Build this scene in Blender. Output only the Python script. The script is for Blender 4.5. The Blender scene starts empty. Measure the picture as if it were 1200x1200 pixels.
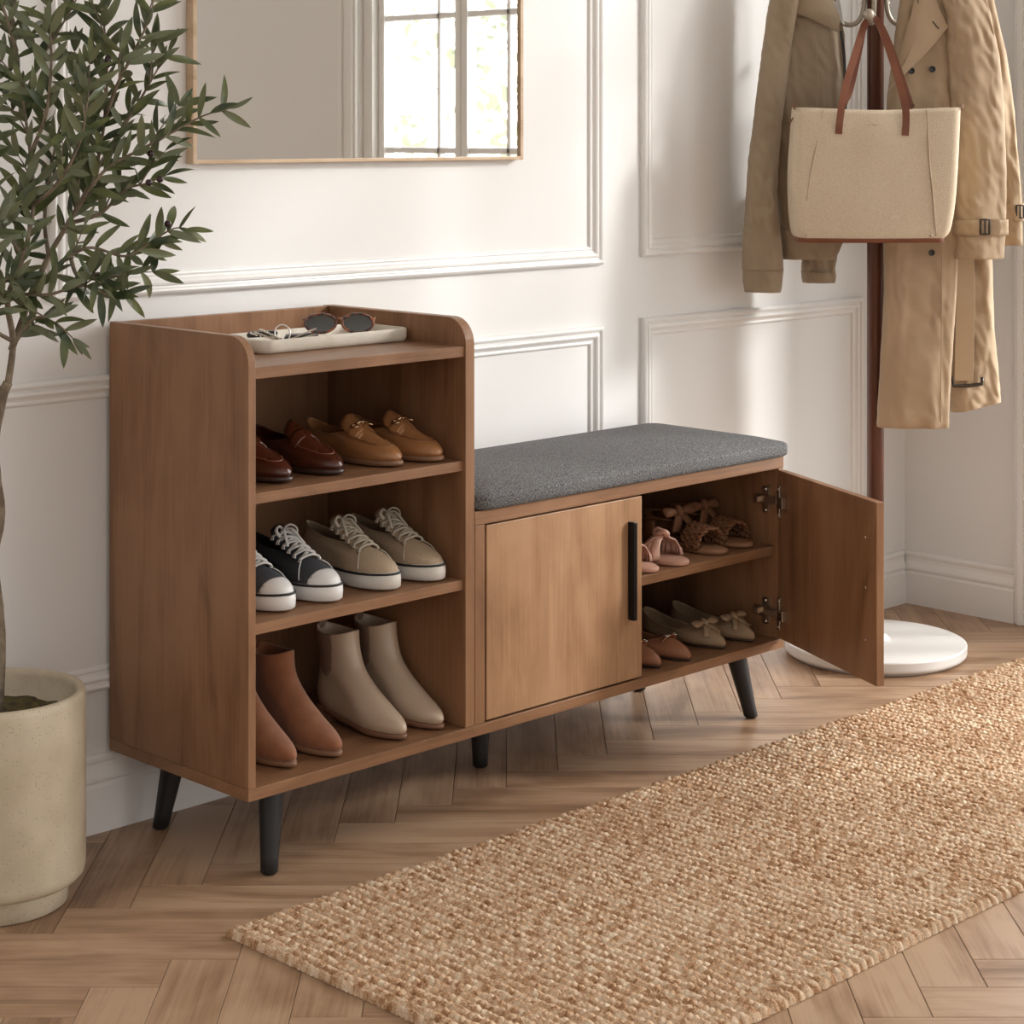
import bpy, bmesh, math, random
from mathutils import Vector, Matrix, noise
from math import sin, cos, pi, radians
C = bpy.context.scene.collection
S = bpy.context.scene
random.seed(7)

# ------------------------------------------------------------ camera, sky, sun, exposure
CAM = Vector((-2.196, -2.863, 1.332)); YAW = 0.783; FPX = 2387.0
cam = bpy.data.cameras.new('camera'); camo = bpy.data.objects.new('camera', cam); C.objects.link(camo)
camo.location = CAM; camo.rotation_euler = (pi/2, 0, -YAW)
cam.sensor_width = 36; cam.lens = 36*FPX/1200; cam.shift_y = -(600-154.3)/1200; cam.clip_start = .05
S.camera = camo
S.view_settings.view_transform = 'Standard'; S.view_settings.look = 'None'
S.view_settings.gamma = 1; S.view_settings.use_curve_mapping = False
S.view_settings.exposure = 0.18

w = bpy.data.worlds.new('sky'); S.world = w; w.use_nodes = True
nt = w.node_tree; nt.nodes.clear()
tc = nt.nodes.new('ShaderNodeTexCoord'); sx = nt.nodes.new('ShaderNodeSeparateXYZ')
rmp = nt.nodes.new('ShaderNodeMapRange'); rmp.interpolation_type = 'SMOOTHSTEP'
rmp.inputs['From Min'].default_value = .25; rmp.inputs['From Max'].default_value = .62
rmp.inputs['To Min'].default_value = 0.0; rmp.inputs['To Max'].default_value = 7.6
mxc = nt.nodes.new('ShaderNodeMapRange'); mxc.inputs['From Min'].default_value = -.9; mxc.inputs['From Max'].default_value = .3; mxc.inputs['To Min'].default_value = .50; mxc.inputs['To Max'].default_value = 1.12
add = nt.nodes.new('ShaderNodeMath'); add.operation = 'ADD'
bg = nt.nodes.new('ShaderNodeBackground'); out = nt.nodes.new('ShaderNodeOutputWorld')
bg.inputs['Color'].default_value = (1.0, .985, .965, 1)
nt.links.new(tc.outputs['Generated'], sx.inputs[0]); nt.links.new(sx.outputs['X'], rmp.inputs['Value'])
nt.links.new(sx.outputs['X'], mxc.inputs['Value']); nt.links.new(rmp.outputs[0], add.inputs[0]); nt.links.new(mxc.outputs[0], add.inputs[1]); nt.links.new(add.outputs[0], bg.inputs['Strength'])
cmx = nt.nodes.new('ShaderNodeMix'); cmx.data_type = 'RGBA'; cst = nt.nodes.new('ShaderNodeMapRange'); cst.inputs['From Min'].default_value = .0; cst.inputs['From Max'].default_value = .5
nt.links.new(sx.outputs['X'], cst.inputs['Value']); nt.links.new(cst.outputs[0], cmx.inputs[0]); cmx.inputs[6].default_value = (1, .95, .89, 1); cmx.inputs[7].default_value = (1, .99, .975, 1); nt.links.new(cmx.outputs[2], bg.inputs['Color']); nt.links.new(bg.outputs[0], out.inputs['Surface'])

sun = bpy.data.lights.new('sun', 'SUN'); suno = bpy.data.objects.new('sun', sun); C.objects.link(suno)
sun.energy = 2.5; sun.angle = radians(6); sun.color = (1, .98, .95)
SD = Vector((-1.1, 1.0, -.62)).normalized()
suno.rotation_euler = SD.to_track_quat('-Z', 'Y').to_euler(); suno.location = (6, -4, 4)

pl = bpy.data.lights.new('window_portal', 'AREA'); plo = bpy.data.objects.new('window_portal', pl); C.objects.link(plo)
pl.shape = 'RECTANGLE'; pl.size = 2.7; pl.size_y = 1.8
plo.location = (2.80, -.93, 1.45); plo.rotation_euler = Vector((-1, 0, 0)).to_track_quat('-Z', 'Y').to_euler()
pl.cycles.is_portal = True; pl.size, pl.size_y = 1.8, 2.8

# ------------------------------------------------------------ materials
def mat(name, col, rough=.6, metal=0., var=None, scale=(1, 1, 1), nscale=8, bump=0., bscale=200, spec=.5, trans=0., coat=0., sheen=0., thr=(.35, .65), det=4):
    m = bpy.data.materials.new(name); m.use_nodes = True; n = m.node_tree; b = n.nodes['Principled BSDF']
    b.inputs['Base Color'].default_value = (*col, 1); b.inputs['Roughness'].default_value = rough
    b.inputs['Metallic'].default_value = metal; b.inputs['Specular IOR Level'].default_value = spec
    b.inputs['Coat Weight'].default_value = coat; b.inputs['Sheen Weight'].default_value = sheen
    t = n.nodes.new('ShaderNodeTexCoord'); mp = n.nodes.new('ShaderNodeMapping'); mp.inputs['Scale'].default_value = scale
    n.links.new(t.outputs['Object'], mp.inputs[0])
    if var:
        nz = n.nodes.new('ShaderNodeTexNoise'); nz.inputs['Scale'].default_value = nscale; nz.inputs['Detail'].default_value = det
        cr = n.nodes.new('ShaderNodeValToRGB'); n.links.new(mp.outputs[0], nz.inputs['Vector']); n.links.new(nz.outputs[0], cr.inputs[0])
        cr.color_ramp.elements[0].color = (*col, 1); cr.color_ramp.elements[1].color = (*var, 1)
        cr.color_ramp.elements[0].position, cr.color_ramp.elements[1].position = thr
        n.links.new(cr.outputs[0], b.inputs['Base Color'])
    if bump:
        nb = n.nodes.new('ShaderNodeTexNoise'); nb.inputs['Scale'].default_value = bscale; nb.inputs['Detail'].default_value = 3
        n.links.new(mp.outputs[0], nb.inputs['Vector'])
        bp = n.nodes.new('ShaderNodeBump'); bp.inputs['Strength'].default_value = bump; bp.inputs['Distance'].default_value = .001
        n.links.new(nb.outputs[0], bp.inputs['Height']); n.links.new(bp.outputs[0], b.inputs['Normal'])
    return m

def wood(name, axis, dark, mid, light, rough=.42, attr=None):
    m = bpy.data.materials.new(name); m.use_nodes = True; n = m.node_tree; b = n.nodes['Principled BSDF']; L = n.links.new
    if attr:
        src = n.nodes.new('ShaderNodeAttribute'); src.attribute_name = attr; so = src.outputs['Vector']
    else:
        src = n.nodes.new('ShaderNodeTexCoord'); so = src.outputs['Object']
    def nz(sc_long, sc_cross, detail, dist):
        mp = n.nodes.new('ShaderNodeMapping'); s = [sc_cross]*3; s[axis] = sc_long
        if attr: s[2] = 1
        mp.inputs['Scale'].default_value = s; L(so, mp.inputs[0])
        t = n.nodes.new('ShaderNodeTexNoise'); t.inputs['Scale'].default_value = 1; t.inputs['Detail'].default_value = detail
        t.inputs['Distortion'].default_value = dist; L(mp.outputs[0], t.inputs['Vector']); return t.outputs[0]
    a = nz(1.3, 7, 6, 1.8); f = nz(4, 190, 4, .3); k = nz(3.2, 4.5, 4, 2.6)
    m1 = n.nodes.new('ShaderNodeMath'); m1.operation = 'MULTIPLY_ADD'; L(f, m1.inputs[0]); m1.inputs[1].default_value = .38; L(a, m1.inputs[2])
    m2 = n.nodes.new('ShaderNodeMath'); m2.operation = 'MULTIPLY_ADD'; L(k, m2.inputs[0]); m2.inputs[1].default_value = .35; L(m1.outputs[0], m2.inputs[2])
    last = m2
    if attr:
        r = n.nodes.new('ShaderNodeSeparateXYZ'); L(so, r.inputs[0])
        wn = n.nodes.new('ShaderNodeTexWhiteNoise'); wn.noise_dimensions = '1D'; L(r.outputs['Z'], wn.inputs['W'])
        m3 = n.nodes.new('ShaderNodeMath'); m3.operation = 'MULTIPLY_ADD'; L(wn.outputs[0], m3.inputs[0]); m3.inputs[1].default_value = .16
        L(m2.outputs[0], m3.inputs[2]); m4 = n.nodes.new('ShaderNodeMath'); m4.operation = 'SUBTRACT'; L(m3.outputs[0], m4.inputs[0]); m4.inputs[1].default_value = .08
        last = m4
    cr = n.nodes.new('ShaderNodeValToRGB'); L(last.outputs[0], cr.inputs[0]); e = cr.color_ramp.elements
    e[0].position = .62; e[0].color = (*dark, 1); e[1].position = 1.06 if False else 1.0; e[1].color = (*light, 1)
    q = e.new(.82); q.color = (*mid, 1)
    L(cr.outputs[0], b.inputs['Base Color']); b.inputs['Roughness'].default_value = rough; b.inputs['Specular IOR Level'].default_value = .35
    bp = n.nodes.new('ShaderNodeBump'); bp.inputs['Strength'].default_value = .12; bp.inputs['Distance'].default_value = .001
    L(f, bp.inputs['Height']); L(bp.outputs[0], b.inputs['Normal'])
    return m

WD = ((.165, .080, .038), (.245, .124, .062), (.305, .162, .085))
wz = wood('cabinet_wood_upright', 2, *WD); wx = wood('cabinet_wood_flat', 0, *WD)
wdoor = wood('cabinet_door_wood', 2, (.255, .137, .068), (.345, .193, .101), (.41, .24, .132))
floor_m = wood('oak_floor', 0, (.215, .122, .068), (.37, .232, .142), (.47, .32, .208), .36, attr='plank')
floor_gap = mat('floor_gap', (.13, .085, .055), .8)
wall_m = mat('white_painted_wall', (.765, .758, .748), .55, bump=.05, bscale=60)
trim_m = mat('white_trim_paint', (.80, .79, .775), .38)
mir_frame = wood('light_oak_frame', 0, (.42, .29, .18), (.55, .40, .26), (.62, .47, .33), .4)
mirror_m = mat('mirror_silver', (.86, .87, .85), .015, 1)
black_m = mat('black_painted_wood', (.012, .012, .013), .45, bump=.1, bscale=90)
blackmetal = mat('black_metal', (.015, .015, .016), .35, .6)
cush_m = mat('grey_felt', (.040, .041, .045), .95, var=(.215, .212, .212), nscale=330, bump=1, bscale=330, det=4, thr=(.36, .68))
stone = mat('cream_tray', (.70, .64, .54), .6, var=(.78, .73, .64), nscale=30, bump=.15, bscale=150)
potm = mat('speckled_stone_glaze', (.46, .39, .28), .42, var=(.55, .475, .355), nscale=14, bump=.15, bscale=120)
brownp = mat('mahogany_pole', (.075, .024, .013), .3, var=(.12, .042, .024), nscale=6, scale=(6, 6, .6))
taupe = mat('taupe_metal', (.42, .37, .30), .35, .35)
whitem = mat('white_enamel', (.78, .765, .74), .5)
khaki = mat('khaki_jacket_cotton', (.30, .228, .152), .85, var=(.36, .278, .19), nscale=5, bump=.35, bscale=500, sheen=.1)
trenchm = mat('trench_gabardine', (.42, .305, .195), .85, var=(.48, .355, .235), nscale=4, bump=.35, bscale=600, sheen=.1)
liningm = mat('pale_lining', (.6, .58, .55), .8)
canvas = mat('tote_canvas', (.56, .455, .33), .9, var=(.66, .55, .41), nscale=350, bump=.6, bscale=420, det=2)
tanle = mat('cognac_leather', (.165, .050, .022), .42, var=(.20, .066, .030), nscale=15)
brass = mat('dark_nickel', (.50, .43, .36), .28, .95)
steel = mat('bright_steel', (.75, .72, .68), .18, 1)
leafm = mat('olive_leaf', (.030, .050, .017), .30, var=(.155, .175, .065), nscale=16, thr=(.38, .68))
n_ = leafm.node_tree; b_ = n_.nodes['Principled BSDF']; s_ = b_.inputs['Base Color'].links[0].from_socket
geo_ = n_.nodes.new('ShaderNodeNewGeometry'); mx_ = n_.nodes.new('ShaderNodeMix'); mx_.data_type = 'RGBA'; n_.links.new(geo_.outputs['Backfacing'], mx_.inputs[0]); n_.links.new(s_, mx_.inputs[6]); mx_.inputs[7].default_value = (.15, .175, .095, 1); n_.links.new(mx_.outputs[2], b_.inputs['Base Color'])
barkm = mat('olive_bark', (.13, .10, .07), .9, var=(.26, .21, .15), nscale=40, bump=1, bscale=80)
olivem = mat('ripe_olive_skin', (.03, .01, .012), .3)
soilm = mat('mossy_soil', (.05, .035, .02), .95, var=(.12, .10, .03), nscale=60, bump=1, bscale=120)

def speckle(m, dark, scale=210, lim=.20):
    n = m.node_tree; b = n.nodes['Principled BSDF']; lk = b.inputs['Base Color'].links[0]; src = lk.from_socket
    v = n.nodes.new('ShaderNodeTexVoronoi'); v.inputs['Scale'].default_value = scale
    t = n.nodes.new('ShaderNodeTexCoord'); n.links.new(t.outputs['Object'], v.inputs['Vector'])
    lt = n.nodes.new('ShaderNodeMath'); lt.operation = 'LESS_THAN'; lt.inputs[1].default_value = lim; n.links.new(v.outputs['Distance'], lt.inputs[0])
    wn = n.nodes.new('ShaderNodeSeparateColor'); n.links.new(v.outputs['Color'], wn.inputs[0])
    g = n.nodes.new('ShaderNodeMath'); g.operation = 'LESS_THAN'; g.inputs[1].default_value = .35; n.links.new(wn.outputs[0], g.inputs[0])
    mm = n.nodes.new('ShaderNodeMath'); mm.operation = 'MULTIPLY'; n.links.new(lt.outputs[0], mm.inputs[0]); n.links.new(g.outputs[0], mm.inputs[1])
    mx = n.nodes.new('ShaderNodeMix'); mx.data_type = 'RGBA'; n.links.new(mm.outputs[0], mx.inputs[0]); n.links.new(src, mx.inputs[6]); mx.inputs[7].default_value = (*dark, 1)
    n.links.new(mx.outputs[2], b.inputs['Base Color'])
speckle(potm, (.25, .19, .12))

# ------------------------------------------------------------ mesh helpers
def me(name, verts, faces, m=None, parent=None, smooth=False, loc=None, rot=None):
    d = bpy.data.meshes.new(name); d.from_pydata([tuple(v) for v in verts], [], faces); d.update()
    o = bpy.data.objects.new(name, d); C.objects.link(o)
    if m: d.materials.append(m)
    if smooth:
        for p in d.polygons: p.use_smooth = True
    if parent: o.parent = parent
    if loc: o.location = loc
    if rot: o.rotation_euler = rot
    return o
def recalc(o):
    bm = bmesh.new(); bm.from_mesh(o.data); bmesh.ops.remove_doubles(bm, verts=bm.verts, dist=1e-6)
    bmesh.ops.recalc_face_normals(bm, faces=bm.faces); bm.to_mesh(o.data); bm.free(); return o
def tag(o, label=None, cat=None, group=None, kind=None):
    if label: o['label'] = label
    if cat: o['category'] = cat
    if group: o['group'] = group
    if kind: o['kind'] = kind
    return o
def thing(name, label, cat, loc=(0, 0, 0), rz=0, group=None):
    o = bpy.data.objects.new(name, None); o.empty_display_size = .05; C.objects.link(o)
    o.location = loc; o.rotation_euler = (0, 0, rz); return tag(o, label, cat, group)
def struct(o): o['kind'] = 'structure'; return o
class G:
    """gathers shapes into ONE mesh"""
    def __init__(s): s.v = []; s.f = []
    def add(s, v, f):
        k = len(s.v); s.v += [Vector(q) for q in v]; s.f += [tuple(i+k for i in q) for q in f]; return s
    def box(s, x0, x1, y0, y1, z0, z1, M=None, b=0):
        v = [Vector((x, y, z)) for x in (x0, x1) for y in (y0, y1) for z in (z0, z1)]
        if M: v = [M @ q for q in v]
        return s.add(v, [(0, 1, 3, 2), (4, 6, 7, 5), (0, 4, 5, 1), (2, 3, 7, 6), (0, 2, 6, 4), (1, 5, 7, 3)])
    def tube(s, pts, r, n=8, cap=True, flat=1.0, up=None, closed=False):
        v, f = tube(pts, r, n, cap, flat, up, closed); return s.add(v, f)
    def ball(s, c, r, n=12, sc=(1, 1, 1)):
        v = []; f = []; c = Vector(c)
        rings = [[c+Vector((r*sc[0]*sin(pi*i/n)*cos(2*pi*j/(2*n)), r*sc[1]*sin(pi*i/n)*sin(2*pi*j/(2*n)), r*sc[2]*cos(pi*i/n))) for j in range(2*n)] for i in range(1, n)]
        v, f = loft(rings, True, True); return s.add(v, f)
    def build(s, name, m, parent=None, smooth=False, bevel=0, **k):
        o = me(name, s.v, s.f, m, parent, smooth, **k); recalc(o)
        if bevel: addbevel(o, bevel)
        return o
def addbevel(o, wd, seg=2):
    md = o.modifiers.new('bevel', 'BEVEL'); md.width = wd; md.segments = seg; md.limit_method = 'ANGLE'; md.angle_limit = radians(40)
    return o
def solid(o, t, off=-1):
    md = o.modifiers.new('solidify', 'SOLIDIFY'); md.thickness = t; md.offset = off; return o
def subs(o, k=1):
    md = o.modifiers.new('subsurf', 'SUBSURF'); md.levels = k; md.render_levels = k; return o
def loft(rings, closed=True, cap=False):
    v = [q for r in rings for q in r]; n = len(rings[0]); f = []
    for i in range(len(rings)-1):
        for j in range(n if closed else n-1):
            k = (j+1) % n; f.append((i*n+j, i*n+k, (i+1)*n+k, (i+1)*n+j))
    if cap: f.append(tuple(range(n))[::-1]); f.append(tuple((len(rings)-1)*n+j for j in range(n)))
    return v, f
def tube(pts, r, n=8, cap=True, flat=1.0, up=None, closed=False):
    pts = [Vector(p) for p in pts]; N = len(pts); rings = []; nrm = None
    for i, p in enumerate(pts):
        if closed: t = (pts[(i+1) % N]-pts[i-1]).normalized()
        else: t = (pts[min(i+1, N-1)]-pts[max(i-1, 0)]).normalized()
        if up is not None: nn = Vector(up)
        elif nrm is None: nn = Vector((0, 0, 1)) if abs(t.z) < .9 else Vector((1, 0, 0))
        else: nn = nrm
        nrm = (nn - t*nn.dot(t)).normalized(); bi = t.cross(nrm)
        rr = r(i/(N-1)) if callable(r) else r
        rings.append([p+nrm*(rr*flat*cos(2*pi*j/n))+bi*(rr*sin(2*pi*j/n)) for j in range(n)])
    if closed: rings.append(rings[0])
    return loft(rings, True, cap and not closed)
def smooth_path(pts, k=6):
    pts = [Vector(p) for p in pts]; o = []
    for i in range(len(pts)-1):
        a = pts[max(i-1, 0)]; b = pts[i]; c = pts[i+1]; d = pts[min(i+2, len(pts)-1)]
        for j in range(k):
            t = j/k; o.append(.5*((2*b)+(c-a)*t+(2*a-5*b+4*c-d)*t*t+(3*b-a-3*c+d)*t**3))
    o.append(pts[-1]); return o
def lathe(prof, n=48):
    return loft([[Vector((r*cos(2*pi*j/n), r*sin(2*pi*j/n), z)) for j in range(n)] for r, z in prof], True, False)
def prism(poly, axis, a0, a1):
    """polygon (2-D) extruded along axis"""
    def P(q, a):
        return {0: Vector((a, q[0], q[1])), 1: Vector((q[0], a, q[1])), 2: Vector((q[0], q[1], a))}[axis]
    n = len(poly); v = [P(q, a0) for q in poly]+[P(q, a1) for q in poly]
    f = [tuple(range(n))[::-1], tuple(range(n, 2*n))]+[(i, (i+1) % n, n+(i+1) % n, n+i) for i in range(n)]
    return v, f

# ------------------------------------------------------------ room
YW = .447; XR = 2.67; XL = -4.2; YF = -4.6; H = 3.1
# herringbone floor: every plank has a bevelled gap
wd = .1075; nn = 4; g = .0004; c0 = -2.43
fx = Vector((cos(YAW), -sin(YAW), 0)); fy = Vector((sin(YAW), cos(YAW), 0)); base = Vector((CAM.x, CAM.y, 0))
V = []; F = []; att = []
b0 = 3.171; a0 = b0+c0
for yy in range(-36, 62):
    for xx in range(-70, 70):
        s = (xx-yy) % (2*nn); q = None
        if s == 0: q = (xx, yy, nn, 1)
        elif s == 2*nn-1: q = (xx, yy, 1, nn)
        if not q: continue
        x0, x1 = a0+q[0]*wd+g, a0+(q[0]+q[2])*wd-g; y0, y1 = b0+q[1]*wd+g, b0+(q[1]+q[3])*wd-g
        ctr = base+fx*(x0+x1)/2+fy*(y0+y1)/2
        if not (XL-.5 < ctr.x < XR+.4 and YF-.5 < ctr.y < YW+.4): continue
        rid = random.random()*40; k = len(V)
        for z, e in ((0, .0008), (-.0015, 0)):
            for (px, py) in ((x0+e, y0+e), (x1-e, y0+e), (x1-e, y1-e), (x0+e, y1-e)):
                V.append(base+fx*px+fy*py+Vector((0, 0, z)))
                lx, ly = px-x0, py-y0
                if q[2] == 1: lx, ly = ly, lx
                att.append((lx+rid*1.7, ly+rid*.9, rid))
        F.append((k, k+1, k+2, k+3))
        for i in range(4): j = (i+1) % 4; F.append((k+4+i, k+4+j, k+j, k+i))
fl = me('floor', V, F, floor_m)
A = fl.data.attributes.new('plank', 'FLOAT_VECTOR', 'POINT')
for i, a in enumerate(att): A.data[i].vector = a
bm = bmesh.new(); bm.from_mesh(fl.data)
for co, no in (((XR, 0, 0), (1, 0, 0)), ((0, YW, 0), (0, 1, 0)), ((XL, 0, 0), (-1, 0, 0)), ((0, YF, 0), (0, -1, 0))):
    bmesh.ops.bisect_plane(bm, geom=bm.verts[:]+bm.edges[:]+bm.faces[:], plane_co=co, plane_no=no, clear_outer=True)
k0 = len(bm.faces)
vs = [bm.verts.new(p) for p in ((XL, YF, -.0016), (XR, YF, -.0016), (XR, YW, -.0016), (XL, YW, -.0016), (XL, YF, -.06), (XR, YF, -.06), (XR, YW, -.06), (XL, YW, -.06))]
for q in ((0, 1, 2, 3), (7, 6, 5, 4), (0, 4, 5, 1), (1, 5, 6, 2), (2, 6, 7, 3), (3, 7, 4, 0)):
    ff = bm.faces.new([vs[i] for i in q]); ff.material_index = 1
bm.to_mesh(fl.data); bm.free(); fl.data.materials.append(floor_gap); struct(fl)

struct(G().box(XL, XR+.15, YW, YW+.12, -.06, H).build('wall_back', wall_m))
# right wall with the tall window opening
WY0, WY1, WZ0, WZ1 = -1.965, -.05, .10, 2.75
gw = G()
gw.box(XR, XR+.15, YF, WY0, -.06, H); gw.box(XR, XR+.15, WY1, YW, -.06, H)
gw.box(XR, XR+.15, WY0, WY1, -.06, WZ0); gw.box(XR, XR+.15, WY0, WY1, WZ1, H)
struct(gw.build('wall_right', wall_m))
struct(G().box(XL, XR+.15, YF, YW+.12, H, H+.1).build('ceiling', wall_m))
# window: frame, mullions, glass
wf = G(); X0, X1 = XR+.05, XR+.11
wf.box(X0-.03, X1+.02, WY0, WY0+.05, WZ0, WZ1).box(X0-.03, X1+.02, WY1-.05, WY1, WZ0, WZ1)
wf.box(X0-.03, X1+.02, WY0+.05, WY1-.05, WZ0, WZ0+.08).box(X0-.03, X1+.02, WY0+.05, WY1-.05, WZ1-.05, WZ1)
ys = [WY0+.05, -1.475, -1.02, -.55, WY1-.05]
win = struct(wf.build('window_1', trim_m, bevel=.004))
for i in range(4):
    ga = G(); a, b = ys[i]+.002, ys[i+1]-.002; st = .030
    ga.box(X0, X1-.01, a, a+st, WZ0+.08, WZ1-.05).box(X0, X1-.01, b-st, b, WZ0+.08, WZ1-.05)
    zl = WZ0+.08; zh = WZ1-.05
    ga.box(X0, X1-.01, a+st, b-st, zl, zl+.05).box(X0, X1-.01, a+st, b-st, zh-.04, zh)
    for z in (.77, 1.265, 1.745, 2.24): ga.box(X0+.01, X1-.02, a+st, b-st, z-.011, z+.011)
    m = (a+b)/2 if i else -1.60
    ga.box(X0+.01, X1-.02, m-.009, m+.009, zl+.05, zh-.04)
    ga.build('window_sash', trim_m, win, bevel=.003)
# casing around the window
cz = G()
for (y0, y1) in ((WY1, WY1+.136), (WY0-.10, WY0)):
    cz.box(XR-.016, XR, y0, y1, 0, WZ1+.10); cz.box(XR-.024, XR-.015, y0+.012, y0+.030, 0, WZ1+.10); cz.box(XR-.024, XR-.015, y1-.030, y1-.012, 0, WZ1+.10)
cz.box(XR-.016, XR, WY0, WY1, WZ1, WZ1+.10); cz.box(XR-.03, XR, WY0, WY1, WZ0-.03, WZ0)
struct(cz.build('trim_1', trim_m, bevel=.003))

# baseboards (profile swept along the wall)
BP = [(0, 0), (.016, 0), (.016, .086), (.013, .090), (.0115, .094), (.0155, .098), (.0160, .104), (.013, .112), (.0095, .121), (.0085, .130), (.0105, .135), (.011, .141), (.007, .147), (0, .148)]
def base_back(x0, x1):
    v, f = prism([(YW-d, z) for d, z in BP], 0, x0, x1); return G().add(v, f)
def sw(v, f): return v, f
struct(base_back(XL, XR-.0165).build('baseboard_back', trim_m))
v, f = prism([(XR-d, z) for d, z in BP], 1, WY1+.1365, YW-.0)
struct(G().add(v, f).build('baseboard_right', trim_m))
v, f = prism([(XR-d, z) for d, z in BP], 1, YF, WY0-.1005)
struct(G().add(v, f).build('baseboard_right_front', trim_m))
# panel mouldings: closed rectangle, mitred
MP = [(0, 0), (0, .009), (.003, .013), (.007, .0155), (.011, .014), (.0135, .0095), (.0165, .0085), (.019, .0125), (.0235, .0135), (.027, .0115), (.031, .0065), (.035, .0045), (.039, .0065), (.042, .0055), (.0455, 0)]
def frame(name, a0, a1, z0, z1, plane='y'):
    rings = []
    for d, h in MP:
        r = [(a0+d, z0+d), (a1-d, z0+d), (a1-d, z1-d), (a0+d, z1-d)]
        rings.append([Vector((a, YW-h, z)) if plane == 'y' else Vector((XR-h, a, z)) for a, z in r])
    v, f = loft(rings, True, False); o = G().add(v, f).build(name, trim_m); return struct(o)
frame('trim_2', -.125, 1.397, 1.014, 2.85)
frame('trim_3', 1.54, 2.455, 1.026, 2.85)
frame('trim_4', -1.55, 1.399, .268, .868)
frame('trim_5', 1.54, 2.455, .268, .876)
frame('trim_6', -1.55, -.265, 1.014, 2.85)

# ------------------------------------------------------------ mirror
mr = thing('wall_mirror', 'large rectangular mirror in a thin light oak frame on the panelled wall', 'mirror', (.65, YW, 1.268))
mr_l = .462; mh = .86
fg = G(); ft = .008
fg.box(-mr_l, -mr_l+ft, -.024, -.0005, 0, mh).box(mr_l-ft, mr_l, -.024, -.0005, 0, mh)
fg.box(-mr_l+ft, mr_l-ft, -.024, -.0005, 0, ft).box(-mr_l+ft, mr_l-ft, -.024, -.0005, mh-ft, mh)
fg.build('frame', mir_frame, mr, bevel=.0015)
G().box(-mr_l+ft, mr_l-ft, -.018, -.004, ft, mh-ft).build('mirror_glass', mirror_m, mr)

# ------------------------------------------------------------ shoe cabinet
cab = thing('shoe_cabinet', 'walnut-toned shoe cabinet with open tower, low bench and one door open', 'cabinet', (0, 0, 0))
T = .0165; D = .432; ZT = .97; ZB = .153; XT = .5505; XB = 1.53
def arc(cx, cz, r, a0, a1, n=8): return [(cx+r*cos(radians(a0+(a1-a0)*i/n)), cz+r*sin(radians(a0+(a1-a0)*i/n))) for i in range(n+1)]
def sidepanel(x0, x1, z0=ZB+.022):
    poly = [(0, z0)]+arc(.052, ZT-.052, .052, 180, 90)+[(D, ZT), (D, z0)]
    v, f = prism(poly, 0, x0, x1); G().add(v, f).build('side_panel', wz, cab, bevel=.0012)
sidepanel(0, T); sidepanel(XT-.024, XT)
G().box(T, XT-.024, D-.016, D, ZB+.022, ZT-.001).build('back_panel', wz, cab, bevel=.001)
G().box(T, XT-.024, .004, D-.016, .895, .9155).build('top_shelf', wx, cab, bevel=.001)
G().box(T, XT-.024, .008, D-.016, .673, .6925).build('shelf', wx, cab, bevel=.001)
G().box(T, XT-.024, .008, D-.016, .442, .4615).build('shelf', wx, cab, bevel=.001)
G().box(0, XB, 0, D, ZB, ZB+.0215).build('base_board', wx, cab, bevel=.0012)
G().box(XT+.0008, XB, 0, D, .564, .591).build('bench_top', wx, cab, bevel=.0012)
G().box(XT+.0008, XT+.028, 0, D, ZB+.022, .5635).build('side_panel', wz, cab, bevel=.0012)
G().box(XB-.0175, XB, 0.001, D, ZB+.022, .5635).build('side_panel', wz, cab, bevel=.0012)
G().box(1.036, 1.052, .022, D-.012, ZB+.022, .5635).build('divider', wz, cab, bevel=.001)
G().box(XT+.0285, 1.0355, D-.012, D, ZB+.022, .5635).add(*prism([(1.0525, ZB+.022), (XB-.018, ZB+.022), (XB-.018, .5635), (1.0525, .5635)], 1, D-.012, D)).build('back_panel', wz, cab)
G().box(1.0525, XB-.018, .012, D-.0125, .366, .3865).build('shelf', wx, cab, bevel=.001)
# legs (tapered, splayed)
def leg(x, y, dx, dy):
    P = []
    for i in range(11):
        t = i/10; r = .0245-.0095*t
        if i == 10: r -= .0035
        z = ZB-.0005-(ZB-.0015)*min(1, t*1.0)
        if i == 9: z = ZB-(ZB-.001)*.975; t = .975
        P.append([Vector((x+dx*t+r*cos(2*pi*j/24), y+dy*t+r*sin(2*pi*j/24), z)) for j in range(24)])
    v, f = loft(P, True, True); G().add(v, f).build('leg', black_m, cab, True)
leg(.100, .062, -.026, -.026); leg(.100, .355, -.026, .016); leg(.768, .21, 0, 0); leg(1.43, .062, .026, -.026); leg(1.43, .352, .012, .012)
# closed door
cd = G().box(.5835, 1.0415, 0, .018, .179, .5605).build('door', wdoor, cab, bevel=.0012)
hg = G().box(.997, 1.0065, -.0185, -.0002, .306, .512)
tag(hg.build('handle', blackmetal, cd, bevel=.001), 'matt black square bar handle')
# open door
al = radians(24.6); hx, hy = 1.5098, .0003; LD = .436
od = bpy.data.objects.new('door', bpy.data.meshes.new('door')); bpy.data.objects.remove(od)
MD = Matrix.Translation((hx, hy, 0)) @ Matrix.Rotation(-(pi/2+al), 4, 'Z')
# local: x along the door from the hinge, y through its thickness
og = G().box(0, LD, 0, .018, .178, .5605)
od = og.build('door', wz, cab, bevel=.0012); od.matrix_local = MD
tag(od, 'open cabinet door showing its inner face, hinges and screw heads')
yf = 0
def inner(y): return y
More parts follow.
